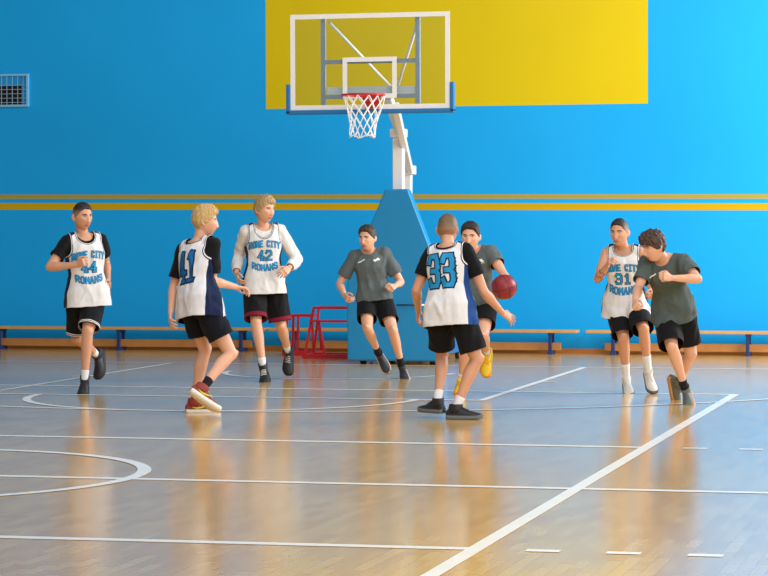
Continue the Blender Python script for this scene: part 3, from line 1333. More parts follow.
def make_shirt(s, B, name, mat, grow, hem, sleeve, folds, seed=0, sleeve_r=.0375, flare=0.03, neck=(.040, .09, .045), voxel=0.008, parent=None):
    """T-shirt or long-sleeved shirt; sleeve = where the sleeve ends along the arm (0..1 upper arm, 1..2 forearm)"""
    H = B.H
    a = Acc()
    torso_loft(a, B, grow, hem - 0.08, 1.05, flare, fwd=s.get('fwd', 0.02))
    for k, sg in (('L', 1), ('R', -1)):
        a.limb(B.N - B.S * 0.008 * H + B.Lc * sg * 0.015 * H, B.sh[k] + B.S * 0.002 * H, [(0, .030 * H + grow * 0.7), (1, .029 * H + grow * 0.7)], 16)
        if sleeve <= 1:
            end = B.sh[k] + (B.elb[k] - B.sh[k]) * (sleeve + 0.12)
            a.limb(B.sh[k], end, [(0, .0335 * H + grow * 0.8), (0.5, sleeve_r * H), (1, sleeve_r * H * 1.04)], 20)
        else:
            a.limb(B.sh[k], B.elb[k], [(0, .0335 * H + grow), (0.5, .0295 * H + grow), (1, .0245 * H + grow)], 20)
            a.limb(B.elb[k], B.elb[k] + (B.wri[k] - B.elb[k]) * (sleeve - 0.9), [(0, .0245 * H + grow), (0.4, .0250 * H + grow), (1, .018 * H + grow * 0.8)], 20)
    if 'stub' in s:
        for k in 'LR':
            a.limb(B.hip[k], B.hip[k] + (B.knee[k] - B.hip[k]) * s['stub'], [(0, .0665 * H), (1, .0675 * H)], 22)
    me = remeshed(a, voxel)

    def cut(v):
        x, y, t = tlocal(B, v)
        w, d = torso_dims(np.clip(t, -0.02, 1))
        e1 = (t - hem) * B.T
        r = np.hypot(x / (neck[0] * H), (t - 1.03) / np.where(y > 0, neck[1], neck[2]))
        e2 = (r - 1) * neck[0] * H
        e2 = np.where(t > 1.03, np.where(np.hypot(x, y) < neck[0] * H * 1.3, -0.01, 0.02) * 1.0, e2)
        es = []
        ell = np.hypot(x / (w * H + grow + 0.01), y / (d * H + grow + 0.01))
        for k in 'LR':
            if sleeve <= 1:
                q, rr, L = seg_param(v, B.sh[k], B.elb[k])
                inside = (q > 0.25) & (rr < 0.062 * H) & ((ell > 1.0) | (t < 0) | (t > 0.9))
                es.append(np.where(inside, (sleeve - q) * L, 1.0))
            else:
                q, rr, L = seg_param(v, B.elb[k], B.wri[k])
                inside = (q > 0.3) & (rr < 0.045 * H)
                es.append(np.where(inside, (sleeve - 1 - q) * L, 1.0))
        return smin(e1, e2, *es)
    return finish_cloth(B, me, cut, name, mat, parent or B.obj, folds, seed=seed)


def make_jersey(s, B, mat, hem, folds, grow=0.026, seed=0, flare=0.06, voxel=0.0075, bulge=0.0, arm=(.118, .030, .86, .18), scoop=.13):
    """sleeveless basketball top with a scooped neck and cut-away arms"""
    H = B.H
    a = Acc()
    torso_loft(a, B, grow, hem - 0.08, 1.05, flare, fwd=s.get('fwd', 0.04))
    for k, sg in (('L', 1), ('R', -1)):
        a.limb(B.N - B.S * 0.006 * H + B.Lc * sg * 0.015 * H, B.sh[k] + B.S * 0.002 * H, [(0, .030 * H + grow * 0.8), (1, .031 * H + grow * 0.7)], 16)
    for k in 'LR':
        a.limb(B.hip[k], B.hip[k] + (B.knee[k] - B.hip[k]) * s.get('stub', 0.28), [(0, .0655 * H), (1, .0665 * H)], 22)
    me = remeshed(a, voxel)

    def cut(v, notrim=False):
        x, y, t = tlocal(B, v)
        e1 = (t - hem) * B.T
        dn = np.where(y > 0, scoop, 0.07)
        r = np.hypot(x / (.047 * H), (t - 1.02) / dn)
        e2 = (r - 1) * .047 * H
        e2 = np.where(t > 1.02, np.minimum(np.abs(x) - .047 * H, 0.02), e2)
        ax = np.abs(x)
        r = np.hypot((np.minimum(ax, arm[0] * H) - arm[0] * H) / (arm[1] * H), (t - arm[2]) / arm[3])
        e3 = (r - 1) * arm[1] * H
        e3 = np.where(t > arm[2], np.minimum((arm[0] - arm[1]) * H - ax, 0.3), e3)
        return smin(e2, e3) if notrim else smin(e1, e2, e3)

    def side(v):
        x, y, t = tlocal(B, v)
        return np.degrees(np.arctan2(np.abs(x), y))          # 0 front, 90 side, 180 back
    return finish_cloth(B, me, cut, 'jersey', mat, B.obj, folds, extra=side, seed=seed, trim=lambda v: cut(v, True))


def make_shorts(s, B, mat, end, folds, r0=.060, r1=.060, seed=0, drop=0.015, voxel=0.008):
    """shorts; end = (L, R) where each leg ends along the thigh (past 1: below the knee)"""
    H = B.H
    a = Acc()
    torso_loft(a, B, 0.012, -0.17, 0.36)
    seg = {}
    for k in 'LR':
        en = end[0] if k == 'L' else end[1]
        A = B.hip[k]
        d = B.knee[k] - A
        E = A + d * (en + 0.14) - UPV * drop
        seg[k] = (A, A + (E - A) / (en + 0.14), en)
        a.limb(A, E, [(0, r0 * H), (0.3, (r0 * 0.6 + r1 * 0.4) * H), (0.7, r1 * H), (1, r1 * 1.03 * H)], 24)
        _, _, Fp = torso_frame(B, 0)
        a.ellipsoid(A - Fp * 0.022 * H, np.array([B.Lp, Fp, B.S]), (.054 * H, .056 * H, .066 * H), 18, 12)
    me = remeshed(a, voxel)

    def cut(v, legs=False):
        x, y, t = tlocal(B, v)
        e1 = (0.30 - t) * B.T
        sp = {k: seg_param(v, seg[k][0], seg[k][1]) for k in 'LR'}
        own = np.where(sp['L'][1] + 2 * np.clip(sp['L'][0] - 1.3, 0, 9) < sp['R'][1] + 2 * np.clip(sp['R'][0] - 1.3, 0, 9), 0, 1)
        e = np.ones(len(v))
        for i, k in enumerate('LR'):
            e = np.where((own == i) & (sp[k][0] > 0.2), (seg[k][2] - sp[k][0]) * sp[k][2], e)
        return e if legs else smin(e1, e)
    return finish_cloth(B, me, cut, 'shorts', mat, B.obj, folds, seed=seed, trim=lambda v: cut(v, True))


# ------------------------------------------------------------------ shoes and socks


def make_shoe(B, k, up_m, sole_m, lace_m, collar=0.055, accent=None, label=None):
    s = B.H / 1.8 * 1.08
    f, u, A = B.ff[k], B.fu[k], B.ank[k]
    l = np.cross(u, f)
    sg = 1 if k == 'L' else -1
    # x along the foot (0 at the ankle), half width, height of the top above the sole plane, inward shift
    prof = [(-0.078, .018, .060, 0), (-0.070, .028, .074, 0), (-0.045, .034, .088, 0), (-0.01, .037, .096, 0), (0.03, .040, .102, .001), (0.07, .044, .086, .003),
            (0.11, .048, .068, .004), (0.15, .049, .058, .002), (0.18, .042, .047, -.003), (0.20, .030, .038, -.006), (0.211, .014, .028, -.008)]
    O = A - u * 0.088 * s
    n = 22
    rings = []
    xs = np.linspace(prof[0][0], prof[-1][0], 34)
    ip = lambda j: np.interp(xs, [p[0] for p in prof], [p[j] for p in prof])
    W_, Hh, S_ = ip(1), ip(2), ip(3)
    an = np.arange(n) * 2 * pi / n
    for x, w, h, sh in zip(xs, W_, Hh, S_):
        ca, sa = np.cos(an), np.sin(an)
        y = np.sign(ca) * np.abs(ca) ** 0.75 * w
        z = 0.018 + np.where(sa > 0, np.abs(sa) ** 0.9 * (h - 0.018), -np.abs(sa) ** 0.4 * 0.006)
        y = y * np.where(sa > 0, 1 - 0.30 * (np.clip(sa, 0, 1) ** 2), 1)
        toe = 0.012 * max(0, (x - 0.12) / 0.09) ** 2
        rings.append(O + s * (f * x + ((y - sg * sh)[:, None]) * l + (z + toe)[:, None] * u))
    a = Acc()
    a.ring_loft(rings)
    # ankle collar
    ln = unit(B.knee[k] - A)
    top = unit(u * 0.7 + ln * 0.3)
    c0 = O + s * (u * 0.06 - f * 0.006)
    rr = []
    for i, (h, w, d) in enumerate(((-0.01, .036, .060), (0.02, .040, .058), (collar, .043, .054), (collar + 0.005, .041, .052), (collar - 0.004, .036, .046), (0.01, .030, .036))):
        rr.append(c0 + top * h * s + s * (np.cos(an)[:, None] * w * l + np.sin(an)[:, None] * d * f))
    a.ring_loft(rr)
    o = a.build('shoe', up_m, B.obj)
    if label:
        o['label'] = label
    # sole
    rings = []
    for x, w, sh in zip(xs, W_, S_):
        toe = 0.012 * max(0, (x - 0.12) / 0.09) ** 2 + 0.004 * max(0, (-0.05 - x) / 0.03) ** 2
        w2 = w + 0.005
        q = [(w2, 0.0), (w2 + 0.001, 0.014), (w2 - 0.001, 0.031), (-w2 + 0.001, 0.031), (-w2 - 0.001, 0.014), (-w2, 0.0)]
        rings.append(np.array([O + s * (f * x + l * (yy - sg * sh) + u * (zz + toe)) for yy, zz in q]))
    a = Acc()
    a.ring_loft(rings)
    a.build('sole', sole_m, o)
    # laces across the instep
    a = Acc()
    for x in (0.045, 0.062, 0.079, 0.096):
        h = np.interp(x, [p[0] for p in prof], [p[2] for p in prof])
        w = np.interp(x, [p[0] for p in prof], [p[1] for p in prof]) * 0.55
        pts = [O + s * (f * (x + 0.006 * sg * (i - 2) / 2) + l * (w * (i - 2) / 2) + u * (h + 0.0035 - 0.010 * abs((i - 2) / 2) ** 2)) for i in range(5)]
        a.tube(pts, 0.0036 * s, 6)
    a.build('laces', lace_m, o)
    if accent:
        for sd in (-1, 1):
            a = Acc()
            pts = []
            for x, z in ((-0.03, 0.050), (0.01, 0.040), (0.05, 0.046), (0.085, 0.062)):
                w = np.interp(x, [p[0] for p in prof], [p[1] for p in prof])
                pts.append(O + s * (f * x + l * sd * (w + 0.0015) + u * z))
            a.tube(pts, [0.003 * s, 0.007 * s, 0.007 * s, 0.003 * s], 8)
            a.build('side_stripe', accent, o)
    return o


def make_sock(B, k, h, mat, band=None):
    s = B.H / 1.8
    A, K = B.ank[k], B.knee[k]
    L = np.linalg.norm(K - A)
    d = (K - A) / L
    back = unit(-(np.cross(np.cross(-d, B.ff[k]), -d)))
    rings = []
    n = 22
    an = np.arange(n) * 2 * pi / n
    v = -back
    uu = np.cross(v, d)
    for q in np.linspace(0, h, 9):
        t = 1 - q / L
        r1 = np.interp(t, [0, .28, .6, .9, 1], [.0295, .0305, .0230, .0175, .0185]) * B.H + 0.003
        r2 = np.interp(t, [0, .28, .6, .9, 1], [.0295, .0325, .0245, .0195, .0195]) * B.H + 0.003
        off = np.interp(t, [0, .28, .6, .9, 1], [0, -.006, -.004, 0, 0]) * B.H
        rings.append(A + d * q + v * off + r1 * np.cos(an)[:, None] * uu + r2 * np.sin(an)[:, None] * v)
    last = rings[-1]
    c = last.mean(0)
    rings.append(c + (last - c) * 0.90 + d * 0.002)
    rings.append(c + (last - c) * 0.84 - d * 0.012)
    a = Acc()
    a.ring_loft([A - d * 0.022 * s + (rings[0] - rings[0].mean(0)) * 0.72] + rings)
    return a.build('sock', mat, B.obj)


# ------------------------------------------------------------------ lettering on the jerseys
GL = {
    '1': [[(.25, .82), (.5, 1), (.5, 0)], [(.2, 0), (.8, 0)]],
    '2': [[(.05, .8), (.2, 1), (.8, 1), (.95, .8), (.95, .6), (.05, .15), (.05, 0), (.98, 0)]],
    '3': [[(.05, .82), (.2, 1), (.8, 1), (.95, .82), (.95, .62), (.8, .51), (.4, .51)], [(.8, .51), (.95, .40), (.95, .18), (.8, 0), (.2, 0), (.05, .18)]],
    '4': [[(.72, 0), (.72, 1), (.05, .32), (1, .32)], [(.5, 0), (.95, 0)]],
    'R': [[(.05, 0), (.05, 1), (.75, 1), (.95, .85), (.95, .62), (.75, .48), (.05, .48)], [(.55, .48), (.98, 0)]],
    'O': [[(.25, 0), (.05, .2), (.05, .8), (.25, 1), (.75, 1), (.95, .8), (.95, .2), (.75, 0), (.25, 0)]],
    'M': [[(.02, 0), (.02, 1), (.5, .4), (.98, 1), (.98, 0)]],
    'E': [[(.95, 0), (.05, 0), (.05, 1), (.95, 1)], [(.05, .5), (.75, .5)]],
    'C': [[(.95, .78), (.75, 1), (.25, 1), (.05, .8), (.05, .2), (.25, 0), (.75, 0), (.95, .22)]],
    'I': [[(.5, 0), (.5, 1)], [(.25, 0), (.75, 0)], [(.25, 1), (.75, 1)]],
    'T': [[(.5, 0), (.5, 1)], [(.02, 1), (.98, 1)]],
    'Y': [[(.02, 1), (.5, .5), (.98, 1)], [(.5, .5), (.5, 0)]],
    'A': [[(.02, 0), (.4, 1), (.6, 1), (.98, 0)], [(.2, .35), (.8, .35)]],
    'N': [[(.05, 0), (.05, 1), (.95, 0), (.95, 1)]],
    'S': [[(.95, .82), (.78, 1), (.22, 1), (.05, .82), (.05, .62), (.95, .40), (.95, .18), (.78, 0), (.22, 0), (.05, .18)]],
    ' ': [],
}


def print_strokes(B, bvh, strokes, width, off, name, mat, parent, front=True, tc=0.6):
    """strokes in metres on the chest or back (x to the viewer's right, h up from spine point tc), wrapped onto the cloth"""
    a = Acc()
    sgn = 1 if front else -1
    def put(x, h):
        t = tc + h / B.T
        c, L, F = torso_frame(B, t)
        D = F * sgn
        # viewer's right: the person's left when seen from the front
        o = c + L * (x * sgn) + D * 0.6
        hit = bvh.ray_cast(Vector(o), Vector(-D), 1.0)
        if hit[0] is None:
            return c + L * (x * sgn) + D * 0.15
        nn = np.array(hit[1])
        nn = nn if np.dot(nn, D) > 0 else -nn
        return np.array(hit[0]) + unit(nn + D * 0.3) * (off + 0.0062)
    for st in strokes:
        pts = []
        for i in range(len(st) - 1):
            p, q = np.array(st[i]), np.array(st[i + 1])
            m = max(1, int(np.linalg.norm(q - p) / 0.006))
            d = unit(q - p)
            e0 = p - d * width * (0.5 if i == 0 else 0.42)
            e1 = q + d * width * (0.5 if i == len(st) - 2 else 0.42)
            nrm = np.array([-d[1], d[0]]) * width / 2
            b = len(a.v)
            wn = max(1, int(width / 0.007))
            for j in range(m + 1):
                cc = e0 + (e1 - e0) * j / m
                for r in range(wn + 1):
                    w = cc + nrm * (2 * r / wn - 1)
                    a.v.append(tuple(put(*w)))
            for j in range(m):
                for r in range(wn):
                    q0 = b + j * (wn + 1) + r
                    a.f.append((q0, q0 + 1, q0 + wn + 2, q0 + wn + 1))
    o = a.build(name, mat, parent, smooth=False, recalc=False)
    return o


def word(txt, w, h, gap, arch=0.0, y0=0.0, only=None):
    """stroke lists for a word, centred on x = 0"""
    n = len(txt)
    tot = n * w + (n - 1) * gap
    out = []
    for i, ch in enumerate(txt):
        if only is not None and i not in only:
            continue
        x0 = -tot / 2 + i * (w + gap)
        for st in GL[ch]:
            pts = []
            for u, v in st:
                x = x0 + u * w
                pts.append((x, y0 + v * h + arch * (1 - (2 * x / tot) ** 2)))
            out.append(pts)
    return out


def decorate(B, bvh, jersey, num, front, size, tc_num, words=None, blue=None, dark=None, nw=0.036, dx=0.0):
    w, h, g = size
    st = [[(x + dx, y) for x, y in q] for q in word(num, w, h, g, 0, -h / 2)]
    o = print_strokes(B, bvh, st, nw + (0.024 if nw > 0.02 else 0.011), 0.0, 'number', dark, jersey, front, tc_num)
    o2 = print_strokes(B, bvh, st, nw, 0.0022, 'number_fill', blue, jersey, front, tc_num)
    if words:
        for txt, tc, ar in words:
            cw, cg = (0.0235, 0.0125) if ' ' in txt else (0.030, 0.015)
            n0 = 0
            for part in txt.split(' '):
                st = word(txt, cw, 0.058, cg, ar, -0.029, only=range(n0, n0 + len(part)))
                n0 += len(part) + 1
                print_strokes(B, bvh, st, 0.0170, 0.0, 'lettering', dark, jersey, front, tc)
                print_strokes(B, bvh, st, 0.012, 0.0018, 'lettering_fill', blue, jersey, front, tc)

# ------------------------------------------------------------------ the eight players
SKIN_A = skin('skin_fair', srgb(218, 172, 144))
SKIN_B = skin('skin_light', srgb(206, 156, 126))
LIP = simple('lip', srgb(186, 104, 96), 0.45)
EYE = [simple('eye_white', srgb(228, 224, 218), 0.25), simple('iris', srgb(74, 76, 78), 0.2), simple('pupil', srgb(12, 10, 10), 0.15)]
H_BLACK = hair_mat('hair_black', srgb(34, 28, 27))
H_BLOND = hair_mat('hair_blond', srgb(190, 156, 104))
H_ASH = hair_mat('hair_ash_blond', srgb(172, 144, 100))
H_DKBLOND = hair_mat('hair_dark_blond', srgb(104, 82, 58))
H_BROWN = hair_mat('hair_brown', srgb(66, 48, 40))
H_DARK = hair_mat('hair_dark_brown', srgb(44, 34, 32))
BR_DARK = simple('brow_dark', srgb(52, 40, 36), 0.7)
BR_LIGHT = simple('brow_light', srgb(150, 116, 80), 0.7)
BLACK_F = fabric('black_fabric', srgb(15, 16, 20))
BLACK_T = fabric('black_tee_fabric', srgb(12, 14, 19))
DARK_SH = fabric('charcoal_fabric', srgb(17, 18, 23))
NAVY_SH = fabric('navy_black_fabric', srgb(13, 17, 28))
GREY_T = fabric('grey_melange', srgb(88, 98, 101), var=0.05)
GREY_G = fabric('grey_green_melange', srgb(79, 90, 88), var=0.05)
WHITE_F = fabric('white_fabric', srgb(222, 220, 218), var=0.02)
SOCK_W = fabric('white_sock', srgb(226, 226, 228), var=0.02)
SOCK_K = fabric('black_sock', srgb(28, 28, 34))
DK, WT = srgb(40, 42, 52), srgb(234, 234, 234)
TRIM3 = [(-0.02, 0.006, DK), (0.006, 0.011, WT), (0.011, 0.018, DK)]
DG = srgb(70, 72, 82)
TRIMG = [(-0.02, 0.006, DG), (0.006, 0.011, WT), (0.011, 0.018, DG)]
JERSEY = striped_fabric('jersey_white', srgb(222, 222, 224), TRIM3, (72, 112), srgb(20, 34, 66))
JERSEY_G = striped_fabric('jersey_white_grey_trim', srgb(222, 222, 224), TRIMG, (68, 112), srgb(20, 34, 66))
JERSEY_B = striped_fabric('jersey_white_blue_sides', srgb(222, 222, 226), TRIM3, (66, 112), srgb(24, 70, 136))
JERSEY_N = striped_fabric('jersey_white_navy_sides', srgb(218, 219, 226), TRIM3, (58, 104), srgb(14, 30, 66))
SHORTS_W = striped_fabric('shorts_black_white_trim', srgb(15, 16, 21), [(0.006, 0.014, WT), (0.022, 0.030, WT)])
SHORTS_M = striped_fabric('shorts_black_maroon_trim', srgb(16, 15, 19), [(0.012, 0.050, srgb(128, 20, 48))])
NUM_BLUE = fabric('print_blue', srgb(36, 142, 200), 0.7, 0.0, 0.03)
NUM_DARK = fabric('print_dark', srgb(20, 38, 66), 0.7, 0.0, 0.03)
NUM_DEEP = fabric('print_deep_blue', srgb(18, 98, 164), 0.7, 0.0, 0.03)
MARK_W = fabric('print_white', srgb(222, 226, 222), 0.7, 0.0, 0.02)
MARK_L = fabric('print_lime', srgb(176, 196, 90), 0.7, 0.0, 0.02)
SH_BLACK = simple('shoe_black', srgb(26, 27, 31), 0.55)
SH_GREY = simple('shoe_dark_grey', srgb(44, 48, 54), 0.6)
SH_RED = simple('shoe_red', srgb(138, 46, 38), 0.6)
SH_WHITE = simple('shoe_white', srgb(214, 212, 206), 0.55)
SH_YEL = simple('shoe_yellow', srgb(244, 208, 20), 0.5)
SH_NAVY = simple('shoe_navy', srgb(40, 46, 62), 0.6)
SH_OLIVE = simple('shoe_olive_grey', srgb(96, 104, 98), 0.6)
SO_BLACK = simple('sole_black', srgb(22, 22, 24), 0.6)
SO_GREY = simple('sole_grey', srgb(96, 100, 104), 0.6)
SO_WHITE = simple('sole_white', srgb(226, 222, 214), 0.5)
SO_GUM = simple('sole_pale_gum', srgb(220, 186, 150), 0.55)
SO_TAN = simple('sole_tan', srgb(204, 146, 92), 0.55)
SO_ORANGE = simple('sole_orange', srgb(246, 150, 24), 0.5)
LIME = simple('lime_tab', srgb(206, 216, 40), 0.5)

FIST = dict(palm=(0, 0.3, -1), curl=72, thumb=0.9, spread=1)
RELAX = dict(palm=(0, -0.4, -1), curl=28, thumb=0.2, spread=4)
OPEN = dict(palm=(0, -1, 0.2), curl=12, thumb=0.1, spread=8)


def player(s):
    B = solve(s)
    o = build_body(s, B, s['skin'], LIP)
    hair_mesh(B.C, B.HR, B.hs, s['hair'], s['hair_mat'], o, s['seed'])
    add_face(B, s['brow'], EYE)
    tag(o, s['label'], 'person')
    return B


def shoes(B, up, sole, lace, sock, sock_h, collar=0.055, accent=None):
    for k in 'LR':
        make_shoe(B, k, up, sole, lace, collar, accent)
        make_sock(B, k, sock_h, sock)


ROME = [('ROME CITY', 0.66, 0.022), ('ROMANS', 0.30, -0.028)]

# 1: running forward at the far left
s = dict(name='p44', H=1.84, seed=1, skin=SKIN_B, hair=FADE, hair_mat=H_BLACK, brow=BR_DARK,
         label='running player in white jersey 44 over a black tee, buzzed dark hair, fist at chest',
         sup='L', sup_ankle=(84.6, 380.5, 0.13), kneeL=((87.5, 332), 'n'), pel=((87, 295), 'f'), pel_yaw=12, kneeR=((77, 338), 'f'),
         ankR=((97, 355), 'f'), neck=((83.5, 237), 'n'), chest_yaw=20, chest_roll=7, head=((82.3, 216), 'n'), head_rot=(34, 4, 0),
         elbR=((49.5, 267), 'n'), wriR=((76, 265), 'n'), tipR=((90, 259), 'n'), elbL=((106, 263), 'f'), wriL=((108, 280), 'n'), tipL=((112, 292), 'n'),
         footL=('free', (83, 398.5), 'n'), footR=('free', (99, 378), 'n'),
         handR=dict(FIST, palm=(0, -1, -0.2)), handL=dict(FIST, palm=(-1, 0, 0)))
B = player(s)
make_shirt(s, B, 'undershirt', BLACK_T, 0.009, 0.0, 0.62, (0.010, 10, 6), 1, neck=(.040, .10, .05))
j, bv = make_jersey(s, B, JERSEY_G, -0.20, (0.013, 8, 4), seed=2)
decorate(B, bv, j, '44', True, (0.056, 0.092, 0.026), 0.48, ROME, NUM_BLUE, NUM_DARK, 0.016)
make_shorts(s, B, SHORTS_W, (0.86, 0.86), (0.013, 8, 3), 0.058, 0.058, seed=3)
shoes(B, SH_BLACK, SO_BLACK, SH_GREY, SOCK_W, 0.10)

# 2: number 41 from behind
s = dict(name='p41', H=1.80, seed=2, skin=SKIN_A, hair=MOP, hair_mat=H_BLOND, brow=BR_LIGHT,
         label='blond player seen from behind in white jersey 41, dark red shoes, arm reaching right',
         sup='L', sup_ankle=(195, 402, 0.092), kneeL=((205, 350), 'f'), pel=((198, 302), 'n'), pel_yaw=120, kneeR=((231, 354), 'f'),
         ankR=((202, 389), 'n'), neck=((198.5, 243), 'f'), chest_yaw=138, chest_roll=-5, head=((205, 220.5), 'f'), head_rot=(92, 3, 0),
         elbR=((212, 281), 'n'), wriR=((236, 287), 'f'), tipR=((253, 289), 'f'), elbL=((174, 286), 'f'), wriL=((171, 313), 'n'), tipL=((169, 329), 'n'),
         footL=('flat', 98), footR=('free', (216.5, 409), 'n'),
         handR=dict(RELAX, palm=(0, 0, -1)), handL=dict(RELAX, palm=(1, 0, 0)))
B = player(s)
make_shirt(s, B, 'undershirt', BLACK_T, 0.009, 0.0, 0.80, (0.010, 10, 6), 4, neck=(.040, .10, .05))
j, bv = make_jersey(s, B, JERSEY_N, -0.30, (0.013, 8, 4), seed=5)
decorate(B, bv, j, '41', False, (0.085, 0.245, 0.036), 0.55, None, NUM_DEEP, NUM_DARK, 0.030)
make_shorts(s, B, NAVY_SH, (0.66, 0.66), (0.013, 8, 3), 0.060, 0.062, seed=6)
shoes(B, SH_RED, SO_WHITE, LIME, SOCK_K, 0.115, accent=LIME)

# 3: number 42 with long white sleeves
s = dict(name='p42', H=1.90, seed=3, skin=SKIN_A, hair=MOP, hair_mat=H_ASH, brow=BR_LIGHT,
         label='tall fair-haired player in white jersey 42 over long white sleeves, black and maroon shorts',
         sup='R', sup_ankle=(263.5, 369, 0.13), kneeR=((256, 322), 'n'), pel=((264, 281), 'f'), pel_yaw=5, kneeL=((281, 326), 'n'),
         ankL=((288, 352), 'f'), neck=((263, 227.5), 'n'), chest_yaw=6, chest_roll=0, head=((264.5, 209), 'n'), head_rot=(46, 4, 0),
         elbR=((239, 256), 'f'), wriR=((236.5, 273), 'n'), tipR=((240, 287), 'n'), elbL=((297, 260), 'f'), wriL=((289, 268), 'n'), tipL=((281, 275), 'n'),
         footR=('free', (264.5, 383), 'n'), footL=('free', (288, 372), 'n'),
         handR=dict(RELAX, palm=(1, 0, 0)), handL=dict(RELAX, palm=(-0.3, -1, -0.3), curl=40))
B = player(s)
make_shirt(s, B, 'undershirt', WHITE_F, 0.010, 0.0, 1.90, (0.011, 10, 7), 7, neck=(.040, .10, .05))
j, bv = make_jersey(s, B, JERSEY_G, -0.24, (0.013, 8, 4), seed=8, scoop=.20)
decorate(B, bv, j, '42', True, (0.056, 0.092, 0.026), 0.48, ROME, NUM_BLUE, NUM_DARK, 0.016)
make_shorts(s, B, SHORTS_M, (0.88, 0.92), (0.013, 8, 3), 0.060, 0.062, seed=9)
shoes(B, SH_BLACK, SO_BLACK, SO_WHITE, SOCK_W, 0.12, 0.075)

# 4: grey tee in front of the hoop base
s = dict(name='p_grey', H=1.75, seed=4, skin=SKIN_A, hair=CROP, hair_mat=H_BROWN, brow=BR_DARK,
         label='player in grey tee and black shorts running in front of the padded hoop base',
         sup='L', sup_ankle=(402, 367, 0.12), kneeL=((393, 331), 'n'), pel=((374.5, 300), 'f'), pel_yaw=0, kneeR=((367.5, 328), 'n'),
         ankR=((379, 354), 'f'), neck=((369, 251.5), 'n'), chest_yaw=-4, chest_roll=0, head=((367.5, 237.5), 'n'), head_rot=(-30, 4, 0),
         elbR=((339.5, 284), 'f'), wriR=((344.5, 295), 'n'), tipR=((350, 303), 'n'), elbL=((401, 282), 'f'), wriL=((395, 286), 'n'), tipL=((388, 288), 'n'),
         footL=('free', (405.7, 381), 'n'), footR=('free', (387, 371), 'n'),
         handR=dict(RELAX, palm=(1, 0, -0.2), curl=45), handL=dict(FIST, palm=(0, -1, -0.3)))
B = player(s)
j, bv = make_shirt(s, B, 'shirt', GREY_T, 0.017, -0.02, 0.74, (0.016, 8, 4), 10, sleeve_r=.040, flare=0.05)
print_strokes(B, bv, [[(-0.115, 0.0), (-0.085, 0.006), (-0.05, 0.022)]], 0.012, 0.002, 'chest_mark', MARK_W, j, True, 0.80)
print_strokes(B, bv, [[(0.05, 0.005), (0.10, 0.008)], [(0.06, -0.004), (0.09, 0.018)]], 0.016, 0.002, 'chest_badge', MARK_W, j, True, 0.80)
sh, _ = make_shorts(s, B, BLACK_F, (0.66, 0.66), (0.007, 8, 4), 0.058, 0.058, seed=11)
shoes(B, SH_NAVY, SO_GUM, SH_GREY, SOCK_K, 0.11)

# 5: number 33 from behind
s = dict(name='p33', H=1.78, seed=5, skin=SKIN_B, hair=BUZZ, hair_mat=H_DKBLOND, brow=BR_LIGHT,
         label='player seen from behind in white jersey 33, guarding with right arm stretched down',
         sup='R', sup_ankle=(456, 408, 0.095), kneeR=((477, 360), 'f'), pel=((450, 309), 'n'), pel_yaw=156, kneeL=((442, 355), 'f'),
         ankL=((437.5, 402), 'n'), neck=((448.5, 248), 'f'), chest_yaw=155, chest_roll=0, head=((447.7, 229), 'f'), head_rot=(168, 2, 0),
         elbL=((416.5, 290), 'f'), wriL=((418.5, 311), 'f'), tipL=((417, 328), 'f'), elbR=((484, 292), 'f'), wriR=((502, 312.5), 'f'), tipR=((518, 322), 'f'),
         footR=('flat', 80), footL=('flat', -140),
         handL=dict(RELAX, palm=(1, 0.2, 0)), handR=dict(OPEN, palm=(-0.2, -0.8, -0.6)))
B = player(s)
make_shirt(s, B, 'undershirt', BLACK_T, 0.009, 0.0, 0.62, (0.010, 10, 6), 12, neck=(.040, .10, .035))
j, bv = make_jersey(s, B, JERSEY_B, -0.30, (0.013, 8, 4), seed=13, arm=(.118, .026, .87, .17))
decorate(B, bv, j, '33', False, (0.092, 0.245, 0.040), 0.60, None, NUM_BLUE, NUM_DARK, 0.038, dx=-0.02)
make_shorts(s, B, BLACK_F, (0.80, 0.80), (0.013, 8, 3), 0.060, 0.062, seed=14)
shoes(B, SH_BLACK, SO_GREY, SH_GREY, SOCK_W, 0.10)

# 6: the dribbler
s = dict(name='p_ball', H=1.78, seed=6, skin=SKIN_A, hair=CROP, hair_mat=H_DARK, brow=BR_DARK,
         label='player in grey tee and yellow shoes carrying the ball, facing the number 33',
         sup='R', sup_ankle=(461, 381, 0.12), kneeR=((466, 343), 'n'), pel=((478, 302), 'f'), pel_yaw=-6, kneeL=((483, 335), 'n'),
         ankL=((487, 353), 'f'), neck=((473, 249.5), 'n'), chest_yaw=-8, chest_roll=0, head=((470.5, 236), 'n'), head_rot=(-12, 4, 0),
         elbL=((503, 273), 'n'), wriL=((512, 289), 'n'), tipL=((511, 300), 'n'), elbR=((452, 277), 'f'), wriR=((455, 292), 'n'), tipR=((456, 303), 'n'),
         footR=('free', (459, 393), 'n'), footL=('free', (485.5, 377), 'n'),
         handL=dict(OPEN, palm=(-1, 0.3, 0.2), curl=30), handR=dict(RELAX, palm=(1, 0, 0)))
B = player(s)
j, bv = make_shirt(s, B, 'shirt', GREY_T, 0.017, -0.02, 0.58, (0.016, 8, 4), 15, sleeve_r=.040, flare=0.05)
print_strokes(B, bv, [[(0.045, 0.0), (0.10, 0.006)], [(0.055, 0.016), (0.09, 0.018)]], 0.014, 0.002, 'chest_badge', MARK_W, j, True, 0.80)
print_strokes(B, bv, [[(0.06, -0.014), (0.11, -0.008)]], 0.008, 0.002, 'badge_stripe', MARK_L, j, True, 0.80)
make_shorts(s, B, BLACK_F, (0.66, 0.66), (0.007, 8, 4), 0.058, 0.058, seed=16)
shoes(B, SH_YEL, SO_ORANGE, SO_ORANGE, SOCK_W, 0.09, accent=LIME)
